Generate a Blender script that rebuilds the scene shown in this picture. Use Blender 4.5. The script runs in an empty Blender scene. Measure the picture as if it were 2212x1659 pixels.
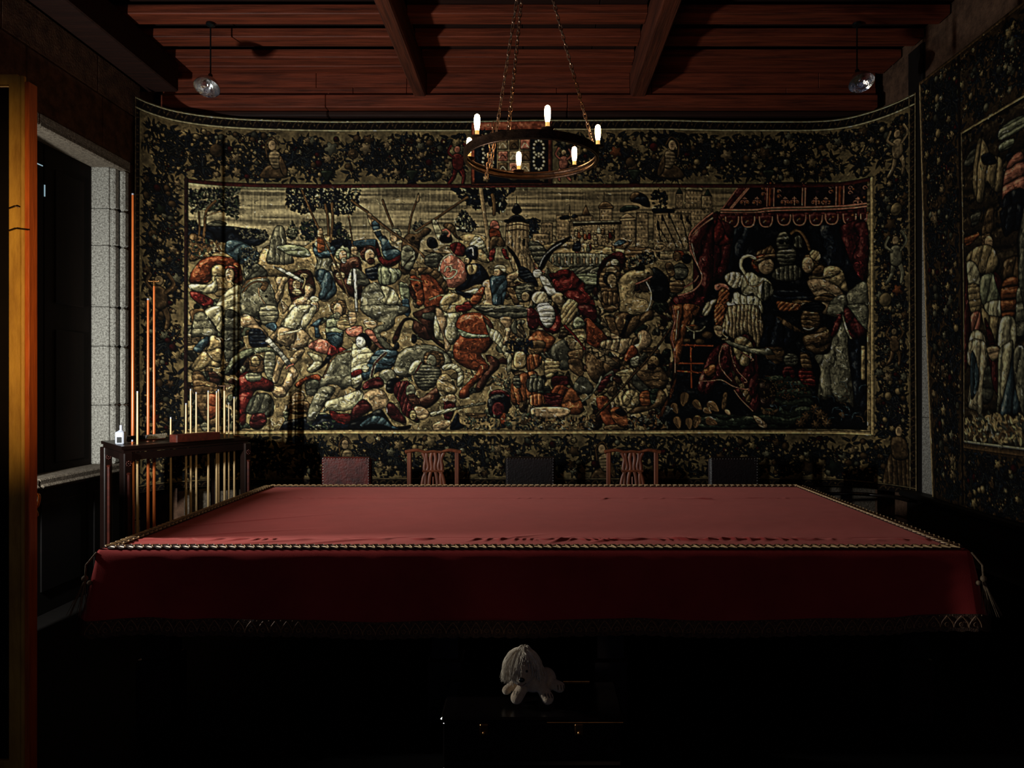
import bpy, bmesh, math, random
import numpy as np
from mathutils import Vector, Matrix, Quaternion
PI = math.pi
R = math.radians
SC = bpy.context.scene
COL = SC.collection
random.seed(5)
# ---------------------------------------------------------------- camera
F = 1565.0; VX, VY, CH = 1155.0, 830.0, 1.59
cam_d = bpy.data.cameras.new('camera'); cam = bpy.data.objects.new('camera', cam_d); COL.objects.link(cam)
cam.location = (0, 0, CH); cam.rotation_euler = (R(90), 0, 0)
cam_d.sensor_width = 36.0; cam_d.lens = 36.0 * F / 2212.0
cam_d.shift_x = -(VX - 1106.0) / 2212.0; cam_d.shift_y = (VY - 829.5) / 2212.0
cam_d.clip_start = 0.05
SC.camera = cam
def at(px, py, Y):
    return Vector(((px - VX) * Y / F, Y, CH - (py - VY) * Y / F))
# ---------------------------------------------------------------- world, lights, exposure
w = bpy.data.worlds.new('world'); SC.world = w; w.use_nodes = True
w.node_tree.nodes['Background'].inputs[0].default_value = (0.25, 0.5, 1.0, 1)
w.node_tree.nodes['Background'].inputs[1].default_value = 0.11
SC.view_settings.view_transform = 'Standard'; SC.view_settings.look = 'None'
SC.view_settings.exposure = -0.4; SC.view_settings.gamma = 1.0
SC.view_settings.use_curve_mapping = False
def area(name, loc, target, sx, sy, power, col):
    l = bpy.data.lights.new(name, 'AREA'); l.shape = 'RECTANGLE'; l.size = sx; l.size_y = sy
    l.energy = power; l.color = col
    o = bpy.data.objects.new(name, l); COL.objects.link(o); o.location = loc
    o.rotation_euler = (Vector(target) - Vector(loc)).to_track_quat('-Z', 'Y').to_euler()
    return o
# daylight through the gap of the near window's shutters (left wall, beside the camera)
wd = area('window_daylight', (-3.29, 3.34, 1.52), (-.45, 6.65, 1.75), 0.035, 0.28, 175.0, (1.0, 1.0, 0.95)); wd.data.spread = R(176)
# warm wall lamp near the gilt frame
sp = bpy.data.lights.new('side_lamp', 'SPOT'); sp.energy = 190.0; sp.color = (1.0, 0.70, 0.30)
sp.spot_size = R(46); sp.spot_blend = 1.0; sp.shadow_soft_size = 0.02
so = bpy.data.objects.new('side_lamp', sp); COL.objects.link(so); so.location = (-1.25, 1.0, 1.75)
area('room_lamp', (0.7, -1.2, 2.3), (0, 3.2, .6), .5, .5, 4.8, (1.0, .62, .36))
so.rotation_euler = (Vector((-2.12, 2.83, 1.95)) - so.location).to_track_quat('-Z', 'Y').to_euler()
# ---------------------------------------------------------------- helpers
def lin(c):
    return tuple(((x / 255.0) / 12.92 if x / 255.0 <= 0.04045 else ((x / 255.0 + 0.055) / 1.055) ** 2.4) for x in c)
def mat(name, c, rough=0.6, metal=0.0, c2=None, scale=8.0, stretch=(1, 1, 1), bump=0.0, bscale=None, sheen=0.0, spec=0.4, coat=0.0, emit=None, es=0.0, detail=6.0):
    m = bpy.data.materials.new(name); m.use_nodes = True
    nt = m.node_tree; N = nt.nodes; L = nt.links; b = N['Principled BSDF']
    c = lin(c) if max(c) > 1 else c
    b.inputs['Base Color'].default_value = (*c, 1)
    b.inputs['Roughness'].default_value = rough; b.inputs['Metallic'].default_value = metal
    b.inputs['Specular IOR Level'].default_value = spec
    b.inputs['Sheen Weight'].default_value = sheen; b.inputs['Coat Weight'].default_value = coat
    tc = N.new('ShaderNodeTexCoord'); mp = N.new('ShaderNodeMapping'); mp.inputs['Scale'].default_value = stretch
    L.new(tc.outputs['Object'], mp.inputs['Vector'])
    if c2 is not None:
        c2 = lin(c2) if max(c2) > 1 else c2
        n = N.new('ShaderNodeTexNoise'); n.inputs['Scale'].default_value = scale; n.inputs['Detail'].default_value = detail
        n.inputs['Roughness'].default_value = 0.65
        L.new(mp.outputs[0], n.inputs['Vector'])
        cr = N.new('ShaderNodeValToRGB'); cr.color_ramp.elements[0].position = 0.35; cr.color_ramp.elements[1].position = 0.68
        cr.color_ramp.elements[0].color = (*c, 1); cr.color_ramp.elements[1].color = (*c2, 1)
        L.new(n.outputs[0], cr.inputs[0]); L.new(cr.outputs[0], b.inputs['Base Color'])
    if bump > 0:
        n2 = N.new('ShaderNodeTexNoise'); n2.inputs['Scale'].default_value = bscale or scale * 3; n2.inputs['Detail'].default_value = 5
        L.new(mp.outputs[0], n2.inputs['Vector'])
        bp = N.new('ShaderNodeBump'); bp.inputs['Strength'].default_value = bump; bp.inputs['Distance'].default_value = 0.01
        L.new(n2.outputs[0], bp.inputs['Height']); L.new(bp.outputs[0], b.inputs['Normal'])
    if emit is not None:
        b.inputs['Emission Color'].default_value = (*emit, 1); b.inputs['Emission Strength'].default_value = es
    return m
class MB:
    def __init__(s): s.v = []; s.f = []
    def box(s, c, d, rot=None, taper=1.0):
        b = len(s.v); q = rot
        for sz in (-1, 1):
            k = taper if sz < 0 else 1.0
            for sx, sy in ((-1, -1), (1, -1), (1, 1), (-1, 1)):
                p = Vector((sx * d[0] / 2 * k, sy * d[1] / 2 * k, sz * d[2] / 2))
                if q is not None: p = q @ p
                s.v.append(p + Vector(c))
        for f in ((3, 2, 1, 0), (4, 5, 6, 7), (0, 1, 5, 4), (1, 2, 6, 5), (2, 3, 7, 6), (3, 0, 4, 7)):
            s.f.append([b + i for i in f])
        return s
    def bevbox(s, c, d, e, rot=None):
        # box with chamfered edges (stone blocks, beams, cushions)
        b = len(s.v); hx, hy, hz = d[0] / 2, d[1] / 2, d[2] / 2; e = min(e, hx * .9, hy * .9, hz * .9)
        rings = []
        for z, i in ((-hz, e), (-hz + e, 0), (hz - e, 0), (hz, e)):
            pts = [(-hx + e, -hy + i), (hx - e, -hy + i), (hx - i, -hy + e), (hx - i, hy - e), (hx - e, hy - i), (-hx + e, hy - i), (-hx + i, hy - e), (-hx + i, -hy + e)]
            rings.append([(x, y, z) for x, y in pts])
        for r in rings:
            for p in r:
                p = Vector(p)
                if rot is not None: p = rot @ p
                s.v.append(p + Vector(c))
        for k in range(3):
            for j in range(8):
                s.f.append([b + k * 8 + j, b + k * 8 + (j + 1) % 8, b + (k + 1) * 8 + (j + 1) % 8, b + (k + 1) * 8 + j])
        s.f.append([b + 7 - j for j in range(8)]); s.f.append([b + 24 + j for j in range(8)])
        return s
    def tube(s, pts, r, n=8, cap=True, flat=1.0):
        pts = [Vector(p) for p in pts]; b = len(s.v); m = len(pts)
        rr = r if isinstance(r, (list, tuple)) else [r] * m
        up = None
        for i in range(m):
            t = (pts[min(i + 1, m - 1)] - pts[max(i - 1, 0)])
            t = t.normalized() if t.length > 1e-9 else Vector((0, 0, 1))
            if up is None:
                up = Vector((0, 0, 1)) if abs(t.z) < 0.9 else Vector((1, 0, 0))
            a = t.cross(up)
            if a.length < 1e-6: a = t.cross(Vector((0.3, 1, 0.2)))
            a.normalize(); c = a.cross(t).normalized(); up = c
            for j in range(n):
                th = 2 * PI * j / n
                s.v.append(pts[i] + a * math.cos(th) * rr[i] + c * math.sin(th) * rr[i] * flat)
        for i in range(m - 1):
            for j in range(n):
                s.f.append([b + i * n + j, b + i * n + (j + 1) % n, b + (i + 1) * n + (j + 1) % n, b + (i + 1) * n + j])
        if cap:
            s.f.append([b + n - 1 - j for j in range(n)]); s.f.append([b + (m - 1) * n + j for j in range(n)])
        return s
    def ring(s, pts, r, n=8, flat=1.0):
        # closed tube
        pts = [Vector(p) for p in pts]; b = len(s.v); m = len(pts)
        cen = sum(pts, Vector()) / m
        for i in range(m):
            t = (pts[(i + 1) % m] - pts[i - 1]).normalized(); a = (pts[i] - cen); a = (a - t * a.dot(t)).normalized(); c = t.cross(a)
            for j in range(n):
                th = 2 * PI * j / n
                s.v.append(pts[i] + a * math.cos(th) * r + c * math.sin(th) * r * flat)
        for i in range(m):
            for j in range(n):
                i2 = (i + 1) % m
                s.f.append([b + i * n + j, b + i * n + (j + 1) % n, b + i2 * n + (j + 1) % n, b + i2 * n + j])
        return s
    def lathe(s, prof, c=(0, 0, 0), n=24, rot=None, sc=(1, 1, 1)):
        b = len(s.v); c = Vector(c)
        for (r, z) in prof:
            for j in range(n):
                th = 2 * PI * j / n
                p = Vector((r * math.cos(th) * sc[0], r * math.sin(th) * sc[1], z * sc[2]))
                if rot is not None: p = rot @ p
                s.v.append(p + c)
        for i in range(len(prof) - 1):
            for j in range(n):
                s.f.append([b + i * n + j, b + i * n + (j + 1) % n, b + (i + 1) * n + (j + 1) % n, b + (i + 1) * n + j])
        if prof[0][0] > 1e-6: s.f.append([b + n - 1 - j for j in range(n)])
        if prof[-1][0] > 1e-6: s.f.append([b + (len(prof) - 1) * n + j for j in range(n)])
        return s
    def ball(s, c, r, n=14, m=8, rot=None):
        r = r if isinstance(r, (tuple, list)) else (r, r, r)
        prof = [(math.sin(PI * i / m), -math.cos(PI * i / m)) for i in range(m + 1)]
        return s.lathe(prof, c, n, rot, r)
    def prism(s, poly, z0, z1):
        b = len(s.v); n = len(poly)
        for z in (z0, z1):
            for (x, y) in poly: s.v.append(Vector((x, y, z)))
        s.f.append([b + n - 1 - i for i in range(n)]); s.f.append([b + n + i for i in range(n)])
        for i in range(n): s.f.append([b + i, b + (i + 1) % n, b + n + (i + 1) % n, b + n + i])
        return s
    def mesh(s, name, m, smooth=False):
        me = bpy.data.meshes.new(name); me.from_pydata([tuple(v) for v in s.v], [], s.f)
        bm = bmesh.new(); bm.from_mesh(me); bmesh.ops.recalc_face_normals(bm, faces=bm.faces); bm.to_mesh(me); bm.free()
        if smooth:
            me.polygons.foreach_set('use_smooth', [True] * len(me.polygons))
            try: me.set_sharp_from_angle(angle=R(50))
            except Exception: pass
        me.materials.append(m); me.update()
        return me
    def build(s, name, m, parent=None, smooth=False, kind=None, label=None):
        me = s.mesh(name, m, smooth)
        if parent is not None:
            off = parent.location.copy()
            if parent.parent: off = off + parent.parent.location
            if off.length > 0: me.transform(Matrix.Translation(-off))
        o = bpy.data.objects.new(name, me); COL.objects.link(o)
        if parent is not None: o.parent = parent
        if kind: o['kind'] = kind
        if label: o['label'] = label
        return o
def link(name, me, parent=None, loc=(0, 0, 0), rot=None):
    o = bpy.data.objects.new(name, me); COL.objects.link(o)
    if parent is not None: o.parent = parent
    o.location = loc
    if rot is not None: o.rotation_euler = rot
    return o
def thing(name, label, cat, loc=(0, 0, 0), group=None):
    o = bpy.data.objects.new(name, None); COL.objects.link(o); o.location = loc; o.empty_display_size = 0.1
    return tag(o, label, cat, group)
def tag(o, label, cat, group=None):
    o['label'] = label; o['category'] = cat
    if group: o['group'] = group
    return o
def struct(o): o['kind'] = 'structure'; return o
def holder(name):
    o = bpy.data.objects.new(name, None); COL.objects.link(o); o['kind'] = 'structure'; return o
def copy_tree(o, parent=None):
    kids = [c for c in bpy.data.objects if c.parent == o]
    c = o.copy(); COL.objects.link(c); c.parent = parent
    for k in kids: copy_tree(k, c)
    return c
def smooth_pts(pts, k=6, closed=False):
    P = [Vector(p) for p in pts]; n = len(P); out = []
    rng = n if closed else n - 1
    for i in range(rng):
        if closed: a, b, c, d = P[i - 1], P[i], P[(i + 1) % n], P[(i + 2) % n]
        else: a, b, c, d = P[max(i - 1, 0)], P[i], P[i + 1], P[min(i + 2, n - 1)]
        for j in range(k):
            t = j / k
            out.append(0.5 * ((2 * b) + (c - a) * t + (2 * a - 5 * b + 4 * c - d) * t * t + (3 * b - a - 3 * c + d) * t ** 3))
    if not closed: out.append(P[-1])
    return out
# ---------------------------------------------------------------- materials
M = {}
M['stone'] = mat('granite', (122, 112, 98), .9, c2=(70, 62, 52), scale=45, bump=.8, bscale=110, spec=.2)
M['stone_dark'] = mat('dark_granite', (96, 72, 56), .92, c2=(56, 41, 33), scale=12, bump=.8, bscale=60, spec=.15)  # granite in a darker, browner tone
M['jamb'] = mat('dressed_granite', (166, 165, 156), .9, c2=(88, 85, 79), scale=70, bump=.9, bscale=120, spec=.2, detail=3)
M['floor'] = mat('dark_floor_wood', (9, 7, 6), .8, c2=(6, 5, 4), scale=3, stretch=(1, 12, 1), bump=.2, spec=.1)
M['ceil'] = mat('ceiling_wood', (112, 50, 30), .6, c2=(56, 24, 14), scale=5, stretch=(.35, 6, 6), bump=.35, bscale=14, spec=.25)
M['beam'] = mat('beam_wood', (84, 40, 24), .66, c2=(42, 19, 12), scale=5, stretch=(7, .35, 7), bump=.5, bscale=12, spec=.25)
M['ceil_dark'] = mat('ceiling_board', (38, 18, 12), .7, c2=(22, 10, 7), scale=5, stretch=(.35, 6, 6), bump=.3, bscale=14, spec=.2)
M['wains_shade'] = mat('panelling_shade', (16, 13, 12), .6, c2=(9, 8, 8), scale=4, stretch=(1, 1, 5), spec=.25)  # black for the wainscot, also for shade below the sill and in the corner
M['mahog'] = mat('dark_mahogany', (26, 12, 9), .34, c2=(15, 8, 6), scale=5, stretch=(1, 1, .3), spec=.5)
M['mahog_box'] = mat('red_mahogany', (80, 30, 19), .4, c2=(50, 19, 12), scale=6, stretch=(1, 6, 6), spec=.5)
M['black_wood'] = mat('black_lacquer', (12, 9, 9), .22, spec=.5, c2=(18, 12, 10), scale=5)
M['chair_wood'] = mat('chestnut_wood', (126, 66, 38), .5, c2=(78, 38, 22), scale=6, stretch=(4, 4, .6), spec=.5)
M['leather'] = mat('worn_oxblood_leather', (92, 28, 20), .55, c2=(36, 13, 11), scale=14, bump=.4, bscale=60, spec=.35)
M['leather_dark'] = mat('black_leather', (20, 13, 13), .45, c2=(12, 9, 9), scale=14, bump=.3, bscale=60)
M['studs'] = mat('pewter_nails', (176, 172, 168), .3, 1.0)
M['cue_light'] = mat('pale_ash_cue', (212, 184, 134), .35, c2=(186, 154, 104), scale=9, stretch=(8, 8, .6), spec=.5)
M['cue_brown'] = mat('amber_cue', (196, 104, 44), .35, c2=(160, 78, 32), scale=9, stretch=(8, 8, .6), spec=.5)
M['cue_butt'] = mat('dark_cue_butt', (92, 46, 24), .35, c2=(60, 30, 18), scale=9, stretch=(8, 8, .6), spec=.5)
M['brass'] = mat('aged_brass', (170, 122, 74), .35, 1.0, c2=(110, 76, 42), scale=30)
M['iron'] = mat('dark_iron', (84, 60, 44), .4, .85, c2=(44, 31, 24), scale=20, bump=.25, bscale=60)
M['chain'] = mat('rusty_iron', (178, 148, 124), .36, .85, c2=(104, 80, 64), scale=40)
M['chrome'] = mat('polished_metal', (235, 235, 235), .10, 1.0, bump=.9, bscale=34)
M['white'] = mat('white_plastic', (166, 172, 186), .35)
M['black'] = mat('black_plastic', (8, 14, 16), .3)
M['bristle'] = mat('grey_bristle', (176, 168, 146), .8, c2=(90, 82, 68), scale=30, stretch=(14, 14, .5))
M['gilt'] = mat('ochre_gilt_wood', (196, 146, 60), .6, c2=(150, 104, 40), scale=7, stretch=(2, 2, .5), bump=.3, bscale=30, spec=.3)
M['gilt_edge'] = mat('orange_lit_wood', (196, 92, 30), .5, c2=(150, 62, 18), scale=9, stretch=(4, 4, .4), bump=.2, bscale=40)  # side face of the screen, orange lamplight put into its colour
M['dark_panel'] = mat('dark_panel', (14, 10, 9), .9, spec=.05, c2=(20, 14, 10), scale=3)
M['shutter'] = mat('shutter_wood', (26, 17, 12), .75, c2=(16, 10, 8), scale=4, stretch=(4, 4, .4), spec=.1)
M['tassel'] = mat('tassel_cord', (130, 110, 82), .8, c2=(70, 50, 34), scale=60)
M['braid'] = mat('gold_braid', (222, 190, 140), .5, c2=(150, 112, 70), scale=50, spec=.5)
M['braid_core'] = mat('brown_braid', (64, 34, 26), .7, c2=(34, 18, 16), scale=60)
M['lace'] = mat('bronze_lace', (96, 66, 44), .7, c2=(30, 18, 14), scale=90, bump=.8, bscale=160)
M['lace_thread'] = mat('bronze_thread', (150, 112, 78), .6, c2=(96, 66, 44), scale=60)
M['plush'] = mat('cream_plush', (196, 176, 148), .95, c2=(168, 146, 120), scale=40, bump=.6, bscale=220, sheen=.5, spec=.1)
M['mane'] = mat('shaggy_mane', (208, 198, 178), .85, c2=(164, 148, 126), scale=60, sheen=.4, spec=.15)
M['daylight'] = mat('daylight', (200, 235, 245), .5, emit=(.55, .85, 1.0), es=.55)
def bulb_mat():
    m = bpy.data.materials.new('lit_bulb'); m.use_nodes = True; nt = m.node_tree; N = nt.nodes; L = nt.links
    for n in list(N): N.remove(n)
    e = N.new('ShaderNodeEmission'); o = N.new('ShaderNodeOutputMaterial'); L.new(e.outputs[0], o.inputs[0])
    e.inputs[0].default_value = (1.0, .56, .22, 1); e.inputs[1].default_value = 64.0
    return m
M['bulb'] = bulb_mat()
M['sleeve'] = mat('candle_sleeve', (236, 200, 120), .5, emit=(1.0, .55, .16), es=1.1)
def velvet():
    m = mat('red_velvet', (152, 48, 46), .85, c2=(130, 38, 38), scale=2.2, bump=.12, bscale=380, sheen=.4, spec=.08, detail=4)
    b = m.node_tree.nodes['Principled BSDF']
    b.inputs['Sheen Tint'].default_value = (.85, .28, .24, 1); b.inputs['Sheen Roughness'].default_value = .45
    return m
M['velvet'] = velvet()
def tapestry_mat(name, gain=1.0):
    m = bpy.data.materials.new(name); m.use_nodes = True; nt = m.node_tree; N = nt.nodes; L = nt.links
    b = N['Principled BSDF']; b.inputs['Roughness'].default_value = .92; b.inputs['Specular IOR Level'].default_value = .12
    a = N.new('ShaderNodeVertexColor'); a.layer_name = 'weave'
    tc = N.new('ShaderNodeTexCoord'); mp = N.new('ShaderNodeMapping'); mp.inputs['Scale'].default_value = (60, 60, 320)
    L.new(tc.outputs['Object'], mp.inputs[0])
    n = N.new('ShaderNodeTexNoise'); n.inputs['Scale'].default_value = 1.6; n.inputs['Detail'].default_value = 3
    L.new(mp.outputs[0], n.inputs['Vector'])
    mr = N.new('ShaderNodeMapRange'); mr.inputs['From Min'].default_value = .25; mr.inputs['From Max'].default_value = .75
    mr.inputs['To Min'].default_value = .62 * gain; mr.inputs['To Max'].default_value = 1.3 * gain
    L.new(n.outputs[0], mr.inputs[0])
    mx = N.new('ShaderNodeVectorMath'); mx.operation = 'SCALE'; L.new(a.outputs[0], mx.inputs[0]); L.new(mr.outputs[0], mx.inputs['Scale'])
    L.new(mx.outputs[0], b.inputs['Base Color'])
    bp = N.new('ShaderNodeBump'); bp.inputs['Strength'].default_value = .35; bp.inputs['Distance'].default_value = .004
    L.new(n.outputs[0], bp.inputs['Height']); L.new(bp.outputs[0], b.inputs['Normal'])
    return m
# ---------------------------------------------------------------- woven picture painter (colours threads of the tapestry meshes)
K = dict(c=(196,186,146), y=(172,150,106), t=(158,136,100), g=(134,129,104), G=(92,90,74), b=(140,74,42), B=(84,50,36), r=(120,42,36),
         R=(86,30,30), p=(188,124,98), u=(72,92,98), n=(22,31,43), N=(12,17,24), f=(184,156,116), s=(146,148,116), o=(150,92,52),
         w=(216,210,186), k=(20,15,13), v=(52,62,48), d=(112,88,58), l=(206,190,150), z=(44,28,24))
K = {a: np.array(b_) / 255.0 for a, b_ in K.items()}
def blur(a, r):
    r = int(max(1, r))
    for ax in (0, 1):
        p = np.pad(a, [(r + 1, r) if i == ax else (0, 0) for i in (0, 1)], mode='constant')
        c = np.cumsum(p, axis=ax)
        a = (np.take(c, range(2 * r + 1, c.shape[ax]), axis=ax) - np.take(c, range(0, c.shape[ax] - 2 * r - 1), axis=ax)) / (2 * r + 1)
    return a
def lattice(rs, H, W, s, ay=1.0):
    gh, gw = int(H / (s * ay)) + 4, int(W / s) + 4
    g = rs.rand(gh, gw)
    yy = np.arange(H) / (s * ay) + 1; xx = np.arange(W) / s + 1
    y0 = yy.astype(int); x0 = xx.astype(int); fy = yy - y0; fx = xx - x0
    fy = fy * fy * (3 - 2 * fy); fx = fx * fx * (3 - 2 * fx)
    a = g[np.ix_(y0, x0)]; b = g[np.ix_(y0, x0 + 1)]; c = g[np.ix_(y0 + 1, x0)]; d = g[np.ix_(y0 + 1, x0 + 1)]
    return (a * (1 - fx) + b * fx) * (1 - fy)[:, None] + (c * (1 - fx) + d * fx) * fy[:, None]
class Canvas:
    def __init__(s, W, H, ox, oy, seed=1):
        s.W, s.H, s.ox, s.oy = W, H, ox, oy
        s.im = np.zeros((H, W, 3)); s.rs = np.random.RandomState(seed)
        s.n1 = lattice(s.rs, H, W, 13) - .5; s.n2 = lattice(s.rs, H, W, 4) - .5; s.n3 = lattice(s.rs, H, W, 34) - .5
        s.tf = lambda p: p
    def crop(s, x0, y0, x1, y1, pad=3):
        a = max(0, int(x0 - s.ox - pad)); b = max(0, int(y0 - s.oy - pad)); c = min(s.W, int(x1 - s.ox + pad + 1)); d = min(s.H, int(y1 - s.oy + pad + 1))
        return (a, b, c, d) if c > a + 1 and d > b + 1 else None
    def comp(s, bb, al, col):
        a, b, c, d = bb
        s.im[b:d, a:c] += (col - s.im[b:d, a:c]) * al[..., None]
    def mask(s, P, bb):
        a, b, c, d = bb; ss = 2
        yy = (np.arange((d - b) * ss) + .5) / ss + b + s.oy; xx = (np.arange((c - a) * ss) + .5) / ss + a + s.ox
        ins = np.zeros((len(yy), len(xx)), bool)
        n = len(P)
        for i in range(n):
            (x0, y0), (x1, y1) = P[i], P[(i + 1) % n]
            if y0 == y1: continue
            lo, hi = min(y0, y1), max(y0, y1)
            r0, r1 = np.searchsorted(yy, lo), np.searchsorted(yy, hi)
            if r1 <= r0: continue
            xs = x0 + (yy[r0:r1] - y0) * (x1 - x0) / (y1 - y0)
            ins[r0:r1] ^= xx[None, :] >= xs[:, None]
        return ins.reshape(d - b, ss, c - a, ss).mean((1, 3))
    def fill(s, pts, col, fold=0, ang=90, amp=.35, ol=.8, vol=1.0, sharp=False, var=.35):
        pts = [s.tf(p) for p in pts]
        if not sharp:
            pts = [(q.x, q.y) for q in smooth_pts([(x, y, 0) for x, y in pts], 5, True)]
        xs = [p[0] for p in pts]; ys = [p[1] for p in pts]
        bb = s.crop(min(xs), min(ys), max(xs), max(ys), 3)
        if not bb: return
        m = s.mask(pts, bb); a, b, c, d = bb; h, w_ = d - b, c - a
        col = K[col] if isinstance(col, str) else np.array(col)
        r = max(2, min(10, int(min(max(xs) - min(xs), max(ys) - min(ys)) * .16)))
        B = blur(blur(m, r), max(1, r // 2)); gy, gx = np.gradient(B)
        sh = 1.02 + .72 * vol * r * 1.15 * (gx * .55 + gy * .8)
        sh *= .55 + .45 * np.clip((B - .35) / .45, 0, 1) if vol > 0 else 1
        n1 = s.n1[b:d, a:c]; n2 = s.n2[b:d, a:c]; n3 = s.n3[b:d, a:c]
        if fold:
            yy, xx = np.mgrid[b:d, a:c]
            q = (xx * math.cos(R(ang)) + yy * math.sin(R(ang))) * (2 * PI / fold) + n1 * 2.2 + n3 * 5
            q = q * .85; sq = np.sin(q)
            cr = np.exp(-(np.sin(q / 2) / .30) ** 2); c2_ = np.exp(-(np.sin(q * 1.7 + 1.1 + n1 * 3) / .22) ** 2)
            sh = sh * (1 + .45 * amp * sq) * (1 - 1.15 * amp * cr) * (1 - .55 * amp * c2_) + .25 * amp * np.exp(-(np.sin(q / 2 + .9) / .3) ** 2)
        sh = sh * (1 + var * n2 + var * n1)
        colr = col * np.clip(sh, .16, 1.5)[..., None]
        hi = np.clip(sh - 1.12, 0, 1)[..., None]; colr = colr + (K['l'] - colr) * hi * .8
        s.comp(bb, m, np.clip(colr, 0, 1))
        if ol > 0:
            e = blur(m, 1); e = np.clip(1 - np.abs(e - .5) * 2.3, 0, 1)
            s.comp(bb, e * ol, K['k'])
    def line(s, pts, w, col, ol=.8, smooth=True):
        pts = [s.tf(p) for p in pts]
        if smooth and len(pts) > 2: pts = [(q.x, q.y) for q in smooth_pts([(x, y, 0) for x, y in pts], 5)]
        xs = [p[0] for p in pts]; ys = [p[1] for p in pts]
        bb = s.crop(min(xs), min(ys), max(xs), max(ys), w + 3)
        if not bb: return
        a, b, c, d = bb; yy, xx = np.mgrid[b:d, a:c]; yy = yy + s.oy + .5; xx = xx + s.ox + .5
        D = np.full(yy.shape, 1e9); S = np.zeros(yy.shape)
        for (x0, y0), (x1, y1) in zip(pts[:-1], pts[1:]):
            dx, dy = x1 - x0, y1 - y0; L2 = dx * dx + dy * dy + 1e-9
            bx0, bx1 = sorted((x0, x1)); by0, by1 = sorted((y0, y1)); q = w + 3
            i0 = max(0, int(by0 - q - s.oy) - b); i1 = max(0, int(by1 + q - s.oy) - b + 1); j0 = max(0, int(bx0 - q - s.ox) - a); j1 = max(0, int(bx1 + q - s.ox) - a + 1)
            X = xx[i0:i1, j0:j1]; Y = yy[i0:i1, j0:j1]
            if X.size == 0: continue
            t = np.clip(((X - x0) * dx + (Y - y0) * dy) / L2, 0, 1)
            dd = np.hypot(X - x0 - t * dx, Y - y0 - t * dy); sd = ((X - x0) * dy - (Y - y0) * dx) / math.sqrt(L2)
            Dv = D[i0:i1, j0:j1]; k = dd < Dv; Dv[k] = dd[k]; S[i0:i1, j0:j1][k] = sd[k]
        col = K[col] if isinstance(col, str) else np.array(col)
        if ol > 0: s.comp(bb, np.clip(w / 2 + 1.2 - D, 0, 1) * ol, K['k'])
        sh = 1 + .25 * np.clip(-S / max(w / 2, .6), -1, 1) + .3 * s.n2[b:d, a:c]
        s.comp(bb, np.clip(w / 2 + .35 - D, 0, 1) * min(1, w / 1.0), np.clip(col * sh[..., None], 0, 1))
    def leaf(s, x, y, L, w, an, col, vein='s', va=.55):
        bb = s.crop(x - L, y - L, x + L, y + L, 0)
        if not bb: return
        a, b, c, d = bb; yy, xx = np.mgrid[b:d, a:c]; X = xx + s.ox + .5 - x; Y = yy + s.oy + .5 - y
        ca, sa = math.cos(an), math.sin(an); U = (X * ca + Y * sa) / L; V = (-X * sa + Y * ca)
        hw = w * np.sqrt(np.clip(1 - U * U, 0, 1)) * (1.05 - .45 * U) * (np.abs(U) < 1)
        m = np.clip(hw - np.abs(V) + .5, 0, 1) * (hw > .1)
        s.comp(bb, np.clip(m * 1.0, 0, 1), K[col] * (1 + .25 * (V < 0))[..., None] * (.85 + .3 * s.rs.rand()))
        v = np.clip(.8 - np.abs(V - .1), 0, 1) * (np.abs(U) < .8) * m * va
        s.comp(bb, v, K[vein])
    def polar(s, x, y, r, col, n, dep, an, ring=None, ol=.8, flat=1.0, veins=0):
        bb = s.crop(x - r, y - r, x + r, y + r, 2)
        if not bb: return
        a, b, c, d = bb; yy, xx = np.mgrid[b:d, a:c]; X = xx + s.ox + .5 - x; Y = (yy + s.oy + .5 - y) / flat
        rr = np.hypot(X, Y); th = np.arctan2(Y, X) - an
        rad = r * (1 - dep * (.5 - .5 * np.cos(n * th)))
        m = np.clip(rad - rr + .5, 0, 1)
        sh = .62 + .6 * np.clip(1 - (np.hypot(X + r * .3, Y + r * .35) / r) ** 1.2, 0, 1) + .25 * s.n2[b:d, a:c]
        cc = K[col] if isinstance(col, str) else col
        s.comp(bb, m, np.clip(cc * sh[..., None], 0, 1))
        s.comp(bb, np.clip(1.1 - np.abs(rad - rr), 0, 1) * ol, K['k'])
        if veins:
            q = np.abs(np.sin(n * th / 2)) * rr
            s.comp(bb, np.clip(.9 - q, 0, 1) * m * .7, K['k'])
        if ring: s.comp(bb, np.clip(r * .28 - rr + .5, 0, 1), K[ring])
    def ell(s, x, y, rx, ry, col, **kw):
        s.fill([(x + rx * math.cos(t), y + ry * math.sin(t)) for t in np.linspace(0, 2 * PI, 11)[:-1]], col, **kw)
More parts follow.
